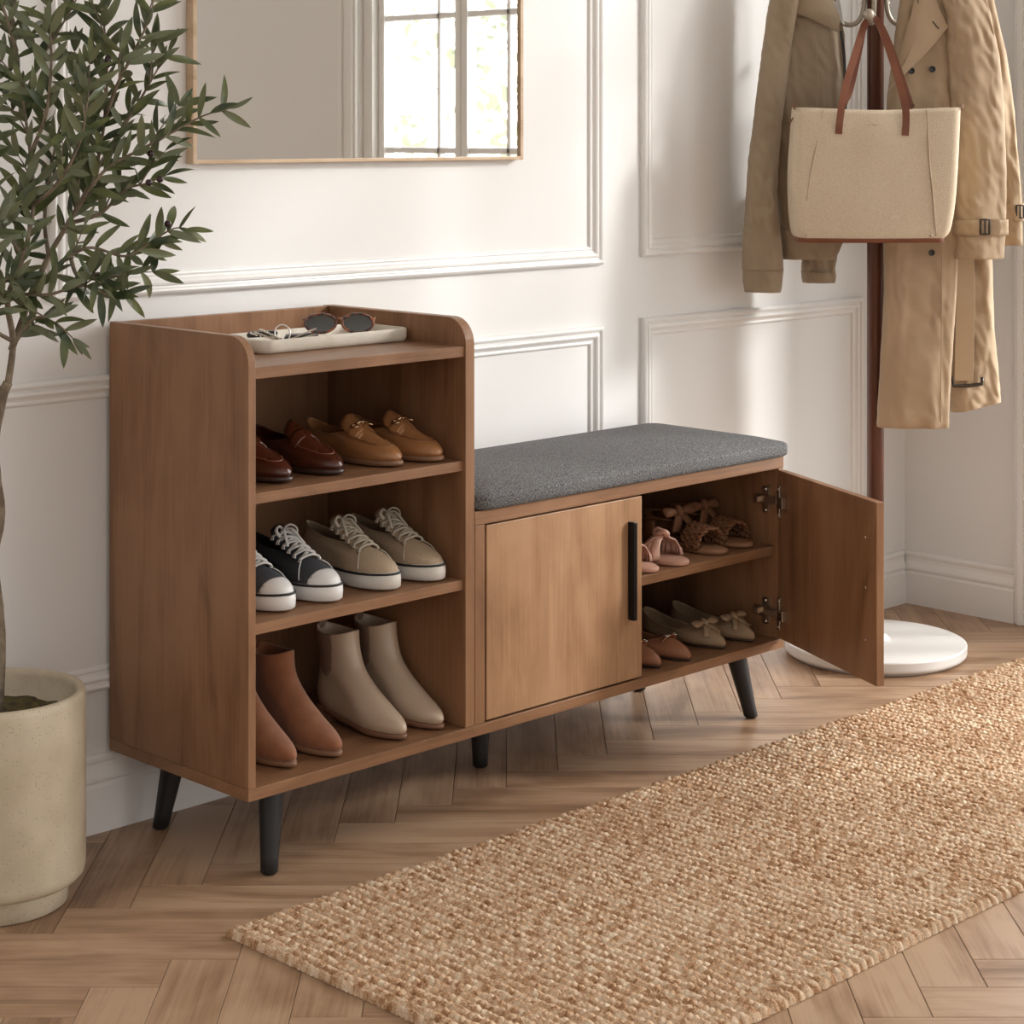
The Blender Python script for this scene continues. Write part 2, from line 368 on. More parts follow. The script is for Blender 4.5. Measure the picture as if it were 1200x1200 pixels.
# which local y side faces the shoes: the inner face is y=0 side
for z in (.265, .375, .480):
    G().ball((LD-.045, -.0005, z), .0032, 8, (1, .45, 1)).build('screw_head', steel, od, True)
for z in (.235, .49):
    hp = G().box(.006, .016, -.006, -.0002, z-.036, z+.036).box(.014, .040, -.012, -.0002, z-.012, z+.012)
    h = hp.build('hinge_plate', brass, od, bevel=.001)
    for dz in (-.029, .029): G().ball((.011, -.0065, z+dz), .0032, 6, (1, .5, 1)).build('hinge_screw', steel, h, True)
    x = XB-.0175
    hb = G().box(x-.010, x-.0002, .012, .066, z-.010, z+.010).box(x-.006, x-.0002, .024, .044, z-.030, z+.030).box(x-.016, x-.006, -.004, .030, z-.007, z+.007)
    hb.box(x-.020, x-.009, .046, .058, z-.006, z+.006)
    h2 = hb.build('hinge_arm', brass, cab, bevel=.001)
    for dy, dz in ((.034, -.024), (.034, .024), (.060, 0), (.050, 0)): G().ball((x-.010 if dz == 0 else x-.007, dy, z+dz), .004, 6, (.6, 1, 1)).build('hinge_screw', steel, h2, True)

# bench cushion
def cushion():
    x0, x1, y0, y1 = XT+.004, 1.552, -.012, .424; z0, h = .5915, .047; rings = []
    def rr(ins, z, cr, sag=0):
        P = []; a0, a1, b0, b1 = x0+ins, x1-ins, y0+ins, y1-ins
        cs = [(a1-cr, b1-cr, 0), (a0+cr, b1-cr, 90), (a0+cr, b0+cr, 180), (a1-cr, b0+cr, 270)]
        for cx, cy, s in cs:
            for i in range(7):
                a = radians(s+15*i); P.append(Vector((cx+cr*cos(a), cy+cr*sin(a), z)))
        return P
    for ins, z, cr in ((.006, z0, .03), (.001, z0+.003, .034), (0, z0+.010, .035), (0, z0+.022, .035), (.0015, z0+.0262, .034), (.005, z0+.0292, .033), (.018, z0+.0325, .032), (.045, z0+.0400, .032), (.085, z0+.0470, .03), (.14, z0+.0520, .03), (.19, z0+.0535, .015)):
        rings.append(rr(ins, z, cr))
    v, f = loft(rings, True, True)
    o = G().add(v, f).build('bench_cushion', cush_m, None, True)
    # seam piping
    return o
tag(cushion(), 'flat grey felt seat cushion lying on the low bench of the cabinet', 'cushion')

# ------------------------------------------------------------ tray, glasses, keys
def rrect(x0, x1, y0, y1, r, z, n=6):
    P = []
    for cx, cy, s in ((x1-r, y1-r, 0), (x0+r, y1-r, 90), (x0+r, y0+r, 180), (x1-r, y0+r, 270)):
        for i in range(n+1): a = radians(s+90*i/n); P.append(Vector((cx+r*cos(a), cy+r*sin(a), z)))
    return P
tx0, tx1, ty0, ty1 = -.181, .192, -.078, .078
R_ = []
for ins, z, r in ((.006, 0, .022), (.002, .003, .026), (0, .008, .028), (0, .024, .028), (.0015, .0262, .027), (.004, .0262, .025), (.0055, .0245, .024), (.008, .010, .02), (.014, .0065, .018)):
    R_.append(rrect(tx0+ins, tx1-ins, ty0+ins, ty1-ins, r, z))
v, f = loft(R_, True, True)
tray = G().add(v, f).build('catchall_tray', stone, None, True); tray.location = (.333, .230, .9157)
tag(tray, 'shallow cream stone tray with rounded corners on top of the cabinet tower', 'tray')
addbevel(tray, .0008)
TR = Vector((.342, .292, .9157+.0068))

torto = mat('tortoiseshell_acetate', (.33, .09, .03), .15, var=(.045, .012, .006), nscale=90, coat=.5, thr=(.42, .55))
lens = mat('dark_green_lens', (.018, .022, .018), .05, spec=.8, coat=.6)
sg = thing('sunglasses', 'tortoiseshell sunglasses with dark lenses resting open in the cream tray', 'sunglasses', (.402, .232, .9157+.0115), radians(-41)); sg.scale = (1.08, 1.08, 1.05)
def oval(cx, rx, rz, n=36, y=0, zc=.026):
    return [Vector((cx+rx*cos(2*pi*i/n), y+.10*(abs(cx+rx*cos(2*pi*i/n)))**1.6, zc+rz*sin(2*pi*i/n)*(1.0 if sin(2*pi*i/n) < 0 else .92))) for i in range(n)]
sgT = Matrix.Rotation(radians(-18), 4, 'X')
def tl(vs): return [sgT @ Vector(q) for q in vs]
fr = G()
for s in (-1, 1):
    fr.tube(tl(oval(s*.034, .0285, .0190)), .0024, 8, closed=True)
fr.tube(tl([(-.008, .0005, .031), (0, -.001, .036), (.008, .0005, .031)]), .0022)
fr.build('frame', torto, sg, True)
for s in (-1, 1):
    L_ = tl(oval(s*.034, .0278, .0183)); n = len(L_)
    c = sum(L_, Vector())/n + sgT.to_3x3() @ Vector((0, -.0015, 0))
    me('lens', L_+[c], [(i, (i+1) % n, n) for i in range(n)], lens, sg, True)
for s in (-1, 1):
    tg = G(); p = sgT @ Vector((s*.0625, .003, .034))
    tg.tube(smooth_path([p, p+Vector((s*.003, .012, -.001)), Vector((s*.062, .055, .022)), Vector((s*.058, .088, .012)), Vector((s*.054, .105, .003))], 4), .0021, 8, flat=1.3)
    tg.build('temple', torto, sg, True)

fobm = mat('black_plastic', (.012, .012, .013), .3)
kf = thing('key_bunch', 'bunch of dark keys and a black leather fob on a steel ring in tray', 'keys', (.252, .222, .9157+.0072), radians(-30)); kf.scale = (1.3, 1.3, 1.3)
kr = G(); kr.tube([(.0115*cos(a*pi/12)-.0, .007*sin(a*pi/12)*.5, .0165+.0125*sin(a*pi/12)) for a in range(24)], .0012, 8, closed=True)
kr.build('key_ring', steel, kf, True)
def key(ang, tilt, m, L=.052, z=.001):
    g_ = G(); pr = [Vector((.011*cos(2*pi*i/20)*1.0, .010*sin(2*pi*i/20), 0)) for i in range(20)]
    g_.add(*loft([[q+Vector((.002, 0, 0)) for q in pr], [q+Vector((.002, 0, .0022)) for q in pr]], True, True))
    g_.box(.012, L, -.0028, .0028, 0, .002)
    for i in range(4): g_.box(L-.006-i*.006, L-.003-i*.006, .0028, .0028+.0012+(i % 2)*.0014, 0, .002)
    o = g_.build('key', m, kf); o.location = (.002, 0, z); o.rotation_euler = (0, radians(tilt), radians(ang)); return o
key(200, -19, brass, z=.003); key(165, -16, steel, z=.002); key(-30, -15, steel, z=.002); key(-8, -22, brass, z=.003); key(215, -24, steel, z=.004)
fb = G(); fb.add(*loft([rrect(-.004, .046, -.015, .015, .012, 0), rrect(-.006, .048, -.017, .017, .014, .005), rrect(-.003, .045, -.014, .014, .011, .011)], True, True))
o = fb.build('key_fob', fobm, kf, True); o.location = (.012, .012, .002); o.rotation_euler = (0, 0, radians(18))
fb = G(); fb.add(*loft([rrect(-.004, .040, -.013, .013, .012, 0), rrect(-.006, .041, -.015, .015, .013, .004), rrect(-.003, .038, -.012, .012, .01, .008)], True, True))
o = fb.build('leather_tag', fobm, kf, True); o.location = (-.012, .010, .012); o.rotation_euler = (0, radians(4), radians(150))

# ------------------------------------------------------------ shoes
GT = [(0, .95), (.08, 1.0), (.16, .96), (.3, .80), (.45, .76), (.58, .90), (.70, 1.07), (.82, 1.17), (.92, 1.24), (1, 1.3)]
def lerp_t(tab, t):
    for (a, b), (c, d) in zip(tab, tab[1:]):
        if t <= c: u = (t-a)/(c-a); u = u*u*(3-2*u); return b+(d-b)*u
    return tab[-1][1]
def egg(lv, L, n, toe):
    yh, yt, w_, z, k = lv; P = []
    for i in range(n):
        th = 2*pi*i/n; t = (1-cos(th))/2; gg = lerp_t(GT, t)
        if t > .62: gg = gg*(1-(1-toe)*min(1, (t-.62)/.38)**1.2)
        wt = w_*abs(sin(th))**(1 if toe >= .9 else 1)*(1+(gg-1)*k)
        s = yh+(yt-yh)*t
        zz = z[0]*(1-t)*(1-2*t)+z[1]*4*t*(1-t)+z[2]*t*(2*t-1)
        P.append(Vector(((1 if sin(th) >= 0 else -1)*wt, L-s, zz)))
    return P
def stack(levels, L, n=40, toe=1., sub=3):
    K = [egg(l, L, n, toe) for l in levels]; R = []
    for i in range(len(K)-1):
        A_, B_, C_, D_ = K[max(i-1, 0)], K[i], K[i+1], K[min(i+2, len(K)-1)]
        for j in range(sub):
            t = j/sub
            R.append([.5*((2*b)+(c-a)*t+(2*a-5*b+4*c-d)*t*t+(3*b-a-3*c+d)*t**3) for a, b, c, d in zip(A_, B_, C_, D_)])
    R.append(K[-1]); return R
def patch(rings, cond, name, m, parent, off=0., th=.0022, cuts=()):
    """the faces of a ring stack that satisfy cond(i, j, centre), as a shell"""
    n = len(rings[0]); v = [q.copy() for r in rings for q in r]; f = []
    for i in range(len(rings)-1):
        for j in range(n):
            k = (j+1) % n; q = (i*n+j, i*n+k, (i+1)*n+k, (i+1)*n+j); c = sum((v[a] for a in q), Vector())/4
            if cond is None or cond(i, j, c): f.append(q)
    o = me(name, v, f, m, parent, True)
    bm = bmesh.new(); bm.from_mesh(o.data)
    for co, no in cuts: bmesh.ops.bisect_plane(bm, geom=bm.verts[:]+bm.edges[:]+bm.faces[:], plane_co=co, plane_no=no, clear_outer=True)
    for vv in [q for q in bm.verts if not q.link_faces]: bm.verts.remove(vv)
    bmesh.ops.remove_doubles(bm, verts=bm.verts, dist=1e-5)
    bm.normal_update()
    if bm.faces:
        s = 0
        for q in bm.faces:
            c = q.calc_center_median(); s += 1 if q.normal.x*c.x > 0 else -1
        if s < 0: bmesh.ops.reverse_faces(bm, faces=bm.faces)
        bm.normal_update()
        if off:
            for vv in bm.verts: vv.co += vv.normal*off
    bm.to_mesh(o.data); bm.free()
    if th: solid(o, th, -1)
    return o
def slab(name, loops_, m, parent, smooth=True):
    v, f = loft(loops_, True, True); o = G().add(v, f).build(name, m, parent, smooth); return o
def solepair(L, toe, specs, m, parent, name='sole'):
    return slab(name, [egg(s, L, 40, toe) for s in specs], m, parent)
def heelblock(L, depth, w_, h, m, parent, y_in=.0, top=None):
    a = [Vector((x*w_, L-s, 0)) for x, s in ((-.75, depth), (.75, depth), (.95, depth*.6), (.85, .018), (.45, .004), (-.45, .004), (-.85, .018), (-.95, depth*.6))]
    b = [Vector((q.x*1.06, q.y, h)) for q in a]
    v, f = loft([a, b], True, True); return G().add(v, f).build('heel', m, parent, bevel=.002)

def leather(name, c, v=None, r=.3, ns=12, coat=.2): return mat(name, c, r, var=v, nscale=ns, bump=.12, bscale=300, coat=coat)
dk_sole = mat('dark_leather_sole', (.045, .022, .015), .35)
tn_sole = mat('tan_stacked_sole', (.23, .12, .065), .5)

gold = mat('pale_gold_metal', (.72, .55, .36), .2, 1)
def loafer(label, x, y, m, sole, stitch, bit):
    L = .272; r = thing('loafer', label, 'shoe', (x, y, .6928), radians(random.uniform(-1.5, 1.5)), 'loafers on the top shelf')
    solepair(L, .9, [(.004, L-.002, .039, (.001, .001, .003), 1), (.001, L+.003, .042, (.002, .002, .005), 1), (.001, L+.003, .042, (.010, .010, .010), 1), (.004, L, .040, (.0125, .0125, .0125), 1)], sole, r)
    lv = [(.006, L-.004, .0385, (.012, .012, .012), 1), (.001, L, .0412, (.022, .021, .018), 1), (.001, L-.005, .0412, (.034, .032, .027), 1), (.004, L-.022, .0385, (.048, .043, .0375), .9), (.008, L-.060, .034, (.060, .050, .050), .6), (.011, L-.105, .030, (.070, .050, .073), .2)]
    R = stack(lv, L, 44, .9)
    patch(R, None, 'upper', m, r)
    # insole
    slab('insole', [egg((.012, L-.05, .036, (.018, .018, .018), .9), L, 40, 1), egg((.012, L-.05, .036, (.020, .020, .020), .9), L, 40, 1)], dk_sole, r)
    # apron seam: a raised U over the vamp
    ap = []
    for i in range(25):
        a = pi*i/24; xx = .0285*cos(a); s = L-.108+.083*sin(a)**.75
        # height from nearest ring point
        best = min((q for rg in R for q in rg), key=lambda q: (q.x-xx)**2+(q.y-(L-s))**2 + (0 if q.z > .03 else 1))
        ap.append(Vector((xx, L-s, best.z+.0006)))
    ap = smooth_path(ap, 2)
    G().tube(ap, .0017, 6).build('apron_seam', stitch, r, True)
    # tongue
    tv = []; 
    for i in range(9):
        t = i/8; s = L-.085-.062*t; z = .0585+.036*t-.006*t*t; hw = (.0265 if not bit else .0300)*(1-.28*max(0, t-.55)/.45*max(0, t-.55)/.45*1.6)
        tv.append([Vector((hw*u, L-s, z-.017*u*u)) for u in [-1+2*j/12 for j in range(13)]])
    v, f = loft(tv, False); o = me('tongue', v, f, m, r, True); recalc(o); solid(o, .003, 0)
    # strap across
    sv = []
    for i in range(6):
        t = i/5; s = L-.092-.020*t; z = .0605+.0125*t
        sv.append([Vector((.0315*u, L-s, z+.003-.021*abs(u)**2.4)) for u in [-1+2*j/16 for j in range(17)]])
    v, f = loft(sv, False); o = me('strap', v, f, m, r, True); recalc(o); solid(o, .0022, 0)
    if bit:
        s = L-.104; b = G(); z = .0755
        for sd in (-1, 1):
            b.tube([(sd*.0190+.0068*cos(a*pi/8), L-s+.0085*sin(a*pi/8), z-.0050+.0022*cos(a*pi/8)*-sd) for a in range(16)], .0019, 8, closed=True)
        b.tube([(-.0135, L-s, z-.001), (-.005, L-s, z+.002), (.005, L-s, z+.002), (.0135, L-s, z-.001)], .0021, 8)
        b.ball((0, L-s, z+.0006), .0028, 8)
        tag(b.build('horsebit', gold, r, True), 'shiny metal horsebit')
    return r
brn = leather('oxblood_brown_leather', (.052, .013, .007), (.105, .028, .013), .25)
brn_st = leather('brown_seam', (.19, .06, .03), None, .3)
tan = leather('tan_calf_leather', (.33, .145, .055), (.38, .175, .07), .35)
tan_st = leather('tan_seam', (.25, .10, .04), None, .4)
loafer('dark brown leather loafer half hidden behind the left panel on the top shelf', .1250, .046, brn, dk_sole, brn_st, False)
loafer('dark brown leather loafer in full view, beside the tan horsebit loafers', .2450, .044, brn, dk_sole, brn_st, False)
loafer('tan horsebit loafer next to the dark brown loafers', .3870, .038, tan, tn_sole, tan_st, True)
loafer('tan horsebit loafer nearest the right panel of the top shelf', .4805, .024, tan, tn_sole, tan_st, True)

rubber = mat('white_rubber', (.78, .77, .75), .45); blackr = mat('black_rubber_line', (.015, .015, .017), .5)
lacew = mat('white_cotton_lace', (.72, .71, .69), .9, bump=.5, bscale=500)
def sneaker(label, x, y, m, lace, sole_m, toecap, inner_m, hole):
    L = .284; r = thing('sneaker', label, 'shoe', (x, y, .4617), radians(random.uniform(-1.5, 1.5)), 'sneakers on the middle shelf')
    solepair(L, 1.05, [(.004, L-.004, .0415, (.001, .001, .004), .8), (.0, L, .0450, (.004, .004, .007), .8), (.0, L+.001, .0460, (.018, .016, .020), .8), (.001, L-.001, .0450, (.033, .029, .034), .8), (.004, L-.004, .0425, (.035, .031, .036), .8)], sole_m, r)
    solepair(L, 1.05, [(.0, L+.0002, .0455, (.0305, .0265, .0315), .8), (-.0008, L+.0008, .0463, (.0315, .0275, .0325), .8), (-.0008, L+.0008, .0463, (.0335, .0295, .0345), .8), (.0, L+.0002, .0453, (.0345, .0305, .0355), .8)], blackr, r, 'foxing_line')
    lv = [(.004, L-.006, .0425, (.034, .030, .035), .8), (.002, L-.010, .0425, (.046, .042, .043), .8), (.003, L-.026, .0405, (.057, .053, .0525), .8), (.005, L-.052, .036, (.068, .063, .0620), .6), (.008, L-.074, .029, (.080, .069, .0695), .1), (.010, L-.090, .0225, (.090, .074, .0755), -.35), (.012, L-.100, .0195, (.098, .080, .0785), -.6)]
    R = stack(lv, L, 44, 1.05)
    patch(R, None, 'upper', m, r, 0, .0022, [((0, .052, 0), (0, -1, -.25))] if toecap else ())
    if toecap: patch(R, lambda i, j, c: c.z < .075, 'toe_cap', toecap, r, .0008, .003, [((0, .054, 0), (0, 1, .25))])
    slab('insole', [egg((.012, L-.05, .038, (.038, .038, .038), .8), L, 40, 1), egg((.012, L-.05, .038, (.040, .040, .040), .8), L, 40, 1)], inner_m, r)
    # tongue
    tv = []
    for i in range(11):
        t = i/10; s = L-.078-.098*t; z = .064+.056*t+.012*sin(pi*t)*0
        hw = .019+.006*t
        if i == 10: hw -= .006; z += .001
        tv.append([Vector((hw*u, L-s, z-.010*u*u)) for u in [-1+2*j/10 for j in range(11)]])
    v, f = loft(tv, False); o = me('tongue', v, f, m, r, True); recalc(o); solid(o, .004, 0)
    # eyelet stays with eyelets and laces
    rows = 6; lg = G()
    def ep(k, sd):
        t = k/(rows-1); return Vector((sd*(.0225+.003*t), .082+.080*t, .0675+.031*t))
    for k in range(rows):
        a, b = ep(k, -1), ep(k, 1); mid = (a+b)/2+Vector((0, .004*(1 if k % 2 else -1), .0115))
        lg.tube(smooth_path([a+Vector((-.0005, 0, -.002)), a+Vector((.003, .001, .0055)), mid, b+Vector((-.003, -.001, .0055)), b+Vector((.0005, 0, -.002))], 5), .0042, 8, flat=.55)
        if k < rows-1:
            for sd in (-1, 1):
                a, b = ep(k, sd), ep(k+1, -sd)
                lg.tube(smooth_path([a+Vector((-sd*.004, 0, .006)), (a+b)/2+Vector((0, 0, .013+.002*sd)), b+Vector((sd*.004, 0, .006))], 5), .0038, 8, flat=.55)
        for sd in (-1, 1):
            p = ep(k, sd)+Vector((sd*.0025, 0, .0008)); nrm = Vector((sd*.75, -.1, .65)).normalized(); q = nrm.to_track_quat('Z', 'Y')
            G().tube([p+q @ Vector((.003*cos(a*pi/5), .003*sin(a*pi/5), 0)) for a in range(10)], .0012, 6, closed=True).build('eyelet', hole, r, True)
    # bow
    p = Vector((0, .165, .112))
    for sd in (-1, 1):
        lg.tube(smooth_path([p, p+Vector((sd*.012, -.006, .010)), p+Vector((sd*.024, -.012, .004)), p+Vector((sd*.020, -.018, -.006)), p+Vector((sd*.006, -.006, -.001)), p], 4), .0034, 8, flat=.62)
        lg.tube(smooth_path([p, p+Vector((sd*.010, -.016, .004)), p+Vector((sd*.016, -.034, -.012)), p+Vector((sd*.020, -.042, -.022))], 4), .0032, 8, flat=.62)
    lg.ball(p, .005, 8)
    tag(lg.build('laces', lace, r, True), None)
    # side stitch line behind the toe box
    for sd in (-1, 1):
        pts = [Vector((sd*.0428, .060, .040)), Vector((sd*.0405, .063, .048)), Vector((sd*.034, .070, .0585)), Vector((sd*.025, .078, .0655))]
        G().tube(smooth_path(pts, 4), .0012, 6).build('piping', lace, r, True)
    return r
chrc = mat('charcoal_canvas', (.040, .043, .050), .85, var=(.06, .064, .072), nscale=300, bump=.6, bscale=500)
beig = mat('beige_canvas', (.44, .33, .225), .8, var=(.49, .375, .26), nscale=300, bump=.5, bscale=500)
blace = mat('cream_lace', (.55, .50, .41), .9, bump=.5, bscale=500)
offw = mat('off_white_rubber', (.68, .655, .61), .5, bump=.3, bscale=300)
inb = mat('cream_lining', (.45, .38, .28), .9)
sneaker('charcoal canvas sneaker with white toe cap half hidden behind the left panel', .119, .032, chrc, lacew, rubber, rubber, chrc, steel)
sneaker('charcoal canvas sneaker with white toe cap in full view beside beige sneakers', .2265, .028, chrc, lacew, rubber, rubber, chrc, steel)
sneaker('beige lace-up sneaker standing next to the charcoal sneakers', .367, .024, beig, blace, offw, None, inb, brass)
sneaker('beige lace-up sneaker nearest the right panel of the middle shelf', .4795, .020, beig, blace, offw, None, inb, brass)

def boot(label, x, y, m, gore, sole, h=1.0, gore_on=True):
    L = .258; r = thing('ankle_boot', label, 'boot', (x, y, .1752), radians(random.uniform(-1.5, 1.5)), 'ankle boots on the bottom shelf')
    tp = .62
    solepair(L, tp, [(.03, L-.004, .037, (.020, .006, .003), .9), (.006, L-.001, .039, (.029, .009, .004), .9), (.004, L, .039, (.034, .016, .010), .9), (.008, L-.004, .037, (.036, .018, .012), .9)], sole, r)
    heelblock(L, .062, .031, .030, sole, r)
    Z = lambda a: tuple(q*h for q in a)
    lv = [(.009, L-.006, .036, (.035, .018, .012), .9), (.004, L-.001, .0395, (.045, .030, .021), .9), (.002, L-.010, .0392, (.058, .046, .033), .85), (.004, L-.045, .0355, (.072, .066, .051), .7), (.009, L-.090, .032, (.088, .088, .078), .4), (.013, L-.124, .0295, (.110, .110, .108), 0), (.012, L-.140, .0300, Z((.140, .139, .139)), 0), (.008, L-.146, .032, Z((.163, .160, .163)), 0), (.005, L-.148, .0335, Z((.184, .174, .184)), 0)]
    R = stack(lv, L, 48, tp, 4)
    o = patch(R, None, 'upper', m, r, 0, .0028)
    if gore_on:
        for sd in (1, -1):
            yc = L-.055
            gp = patch(R, lambda i, j, c, sd=sd: c.x*sd > 0, 'elastic_gore', gore, r, .0008, .001, [((0, yc+.022, 0), (0, 1, 0)), ((0, yc-.022, 0), (0, -1, 0)), ((0, 0, .092), (0, 0, -1)), ((0, yc-.022, .106), (0, -1, -1)), ((0, yc+.022, .106), (0, 1, -1)), ((0, yc-.022, .100), (0, -.5, -1)), ((0, yc+.022, .100), (0, .5, -1))])
    # pull tab at the back
    tb = G().tube(smooth_path([(0, L-.006, .172*h), (0, L+.001, .188*h), (0, L-.004, .196*h), (0, L-.010, .186*h), (0, L-.009, .172*h)], 4), .009, 8, flat=.12, up=(0, 1, 0))
    tb.build('pull_tab', gore, r, True)
    return r
rust = mat('rust_suede', (.245, .090, .038), .85, var=(.30, .12, .055), nscale=25, bump=.3, bscale=400, sheen=.3)
rustg = mat('rust_elastic', (.15, .055, .026), .9)
crm = mat('cream_leather', (.50, .385, .285), .3, var=(.55, .43, .32), nscale=10, bump=.08, bscale=300, coat=.25)
crmg = mat('taupe_elastic', (.27, .175, .125), .9, scale=(1, 1, .05), bump=1, bscale=900)
csole = mat('brown_stacked_leather', (.20, .10, .06), .45)
boot('rust suede ankle boot half hidden behind the left panel, bottom shelf', .1335, .036, rust, rustg, tn_sole, .93, False)
boot('rust suede ankle boot in full view beside the cream Chelsea boots', .2325, .026, rust, rustg, tn_sole, .93, False)
boot('cream leather Chelsea boot standing next to the rust suede boots', .388, .020, crm, crmg, csole)
boot('cream leather Chelsea boot nearest the right panel, bottom shelf', .484, .020, crm, crmg, csole)

def bow(parent, c, sc, m, name='bow', tilt=0):
    b = G(); c = Vector(c)
    for sd in (-1, 1):
        rings = []
        for i in range(9):
            t = i/8; u = sd*t; hw = .35+.65*sin(min(1, t*1.25)*pi/2)
            hw *= 1 if t < .92 else .92
            rings.append([c+Vector((sd*t*1.0*sc, (.32*hw*cos(a))*sc*.75-.10*t*sc*0, (.14*sin(a)*(.45+sin(pi*t))+.12*t*(1.0)+.02*sin(9*t+a*3))*sc)) for a in [2*pi*j/12 for j in range(12)]])
        b.add(*loft(rings, True, True))
        b.add(*loft([[c+Vector((sd*(.1+.5*t)*sc+q*.22*sc, -(.15+.75*t)*sc+q*.05*sc*sd, (.10-.20*t*t)*sc+e)) for q, e in ((-1, 0), (1, 0), (1, .0012), (-1, .0012))] for t in (0, .3, .6, 1)], True, True))
    b.ball(c+Vector((0, 0, .10*sc)), .24*sc, 8, (.8, 1.3, .9))
    Mt = Matrix.Translation(c) @ Matrix.Rotation(radians(tilt), 4, 'X') @ Matrix.Translation(-c); b.v = [Mt @ q for q in b.v]
    return b.build(name, m, parent, True)
def flat_shoe(label, x, y, m, lin, kind):
    L = .245; tp = .42; r = thing('ballet_flat', label, 'shoe', (x, y, .1752), radians(random.uniform(-1.5, 1.5)), 'pointed flats on the cabinet floor')
    solepair(L, tp, [(.004, L-.004, .034, (.001, .001, .001), .9), (.002, L, .037, (.002, .002, .003), .9), (.003, L-.001, .036, (.006, .006, .006), .9)], dk_sole, r)
    lv = [(.004, L-.003, .035, (.006, .006, .006), .9), (.0, L, .0395, (.014, .013, .013), .9), (.0, L-.006, .0395, (.026, .022, .024), .9), (.003, L-.030, .0375, (.042, .029, .037), .8), (.007, L-.066, .0335, (.056, .030, .045), .4)]
    R = stack(lv, L, 44, tp); patch(R, None, 'upper', m, r, 0, .002)
    slab('insole', [egg((.010, L-.045, .032, (.010, .009, .009), .9), L, 40, .7), egg((.010, L-.045, .032, (.012, .011, .011), .9), L, 40, .7)], lin, r)
    G().tube(R[-1], .0013, 6, closed=True).build('topline_binding', m, r, True)
    if kind == 'bow': bow(r, (0, .062, .047), .040, m, tilt=28)
    else:
        b = G(); b.tube(smooth_path([(-.022, .064, .036), (-.012, .058, .046), (0, .056, .048), (.012, .058, .046), (.022, .064, .036)], 4), .004, 8, flat=.5); b.build('strap', m, r, True)
        b = G(); b.tube([(-.011, .055, .0485), (.011, .055, .0485)], .0018, 8); b.tube([(.006*cos(a*pi/8)-.014, .056+.006*sin(a*pi/8), .0485) for a in range(16)], .0011, 6, closed=True)
        b.tube([(.006*cos(a*pi/8)+.014, .056+.006*sin(a*pi/8), .0485) for a in range(16)], .0011, 6, closed=True); b.build('metal_bit', steel, r, True)
    return r
peach = mat('tan_pink_leather', (.30, .125, .065), .45, bump=.1, bscale=300); peachl = mat('brown_lining', (.22, .10, .06), .6)
nude = mat('nude_taupe_leather', (.33, .225, .135), .5, bump=.15, bscale=350)
flat_shoe('tan pointed flat with metal bit half hidden behind the closed door', 1.127, .022, peach, peachl, 'bit')
flat_shoe('tan pointed flat with metal bit beside the taupe bow flats', 1.217, .014, peach, peachl, 'bit')
flat_shoe('taupe pointed flat with a bow next to the tan pointed flats', 1.352, .026, nude, peachl, 'bow')
flat_shoe('taupe pointed flat with a bow nearest the open door', 1.448, .020, nude, peachl, 'bow')

def slide(label, x, y, m, sole_m, kind):
    L = .240; r = thing('slide_sandal' if kind == 'knot' else 'ankle_tie_sandal', label, 'sandal', (x, y, .3867), radians(random.uniform(-1.5, 1.5)), 'sandals on the cabinet shelf')
    solepair(L, 1.0, [(.004, L-.004, .037, (.001, .001, .001), .8), (0, L, .0405, (.003, .003, .003), .8), (0, L, .0405, (.012, .0095, .0095), .8), (.003, L-.003, .0385, (.0145, .012, .012), .8)], sole_m, r)
    g_ = G()
    def P(u, s, lift=0):   # u -1..1 across, s along from the toe
        a = pi*(1-(u+1)/2); return Vector((.0425*cos(a)*(1.0-.06*(s > .09)), s, .012+(.043+lift+.10*(s-.06))*sin(a)**.8))
    if kind == 'knot':
        for (s0, s1, ph) in ((.050, .098, 0), (.062, .086, .0), (.074, .074, 0), (.086, .060, 0), (.098, .050, 0)):
            pts = [P(-1+2*t/16, s0+(s1-s0)*(t/16)+.0*sin(t), .002*sin(t*2+s0*90)) for t in range(17)]
            g_.tube(pts, .0095, 8, flat=.28, up=(0, 0, 1))
        kn = G(); c = P(0, .074, .006)
        kn.tube([c+Vector((.006*cos(a*pi/8), .017*sin(a*pi/8), .001+.004*sin(a*pi/4))) for a in range(16)], .0065, 8, closed=True)
        kn.ball(c+Vector((0, 0, .004)), .009, 8, (1, 1.4, .7)); 
        g_.build('strap', m, r, True); kn.build('knot', m, r, True)
    else:
        for k in range(4):
            for ph in (0, pi):
                pts = [P(-1+2*t/28, .048+k*.0135+.0075*sin(t*1.15+ph+k), .0022*cos(t*2.3+ph+k)) for t in range(29)]
                g_.tube(pts, .0058, 8, flat=.55, up=(0, 0, 1))
        g_.build('woven_strap', m, r, True)
        hc = G()
        rg = [[Vector((.034*sin(a), L-.045+.040*cos(a), z)) for a in [-1.9+3.8*j/16 for j in range(17)]] for z in (.013, .035, .055)]
        o = me('heel_counter', *loft(rg, False), m, r, True); recalc(o); solid(o, .0025, 0)
        at_ = G(); at_.tube([Vector((.033*cos(a*pi/12), L-.052+.040*sin(a*pi/12), .066+.006*sin(a*pi/12))) for a in range(24)], .011, 8, flat=.2, closed=True, up=(0, 0, 1))
        o = at_.build('ankle_strap', m, r, True)
        bow(r, (.0, L-.098, .078), .050, m, tilt=55)
    return r
pink = mat('blush_metallic_leather', (.56, .33, .25), .35, bump=.2, bscale=250); pinks = mat('blush_footbed', (.50, .28, .20), .5)
cogn = mat('cognac_suede', (.215, .092, .040), .75, bump=.3, bscale=350); cogs = mat('tan_footbed', (.30, .150, .075), .55)
slide('blush knotted slide half hidden behind the closed door, upper cabinet shelf', 1.100, .010, pink, pinks, 'knot')
slide('blush knotted slide beside the brown woven sandals, upper cabinet shelf', 1.198, .008, pink, pinks, 'knot')
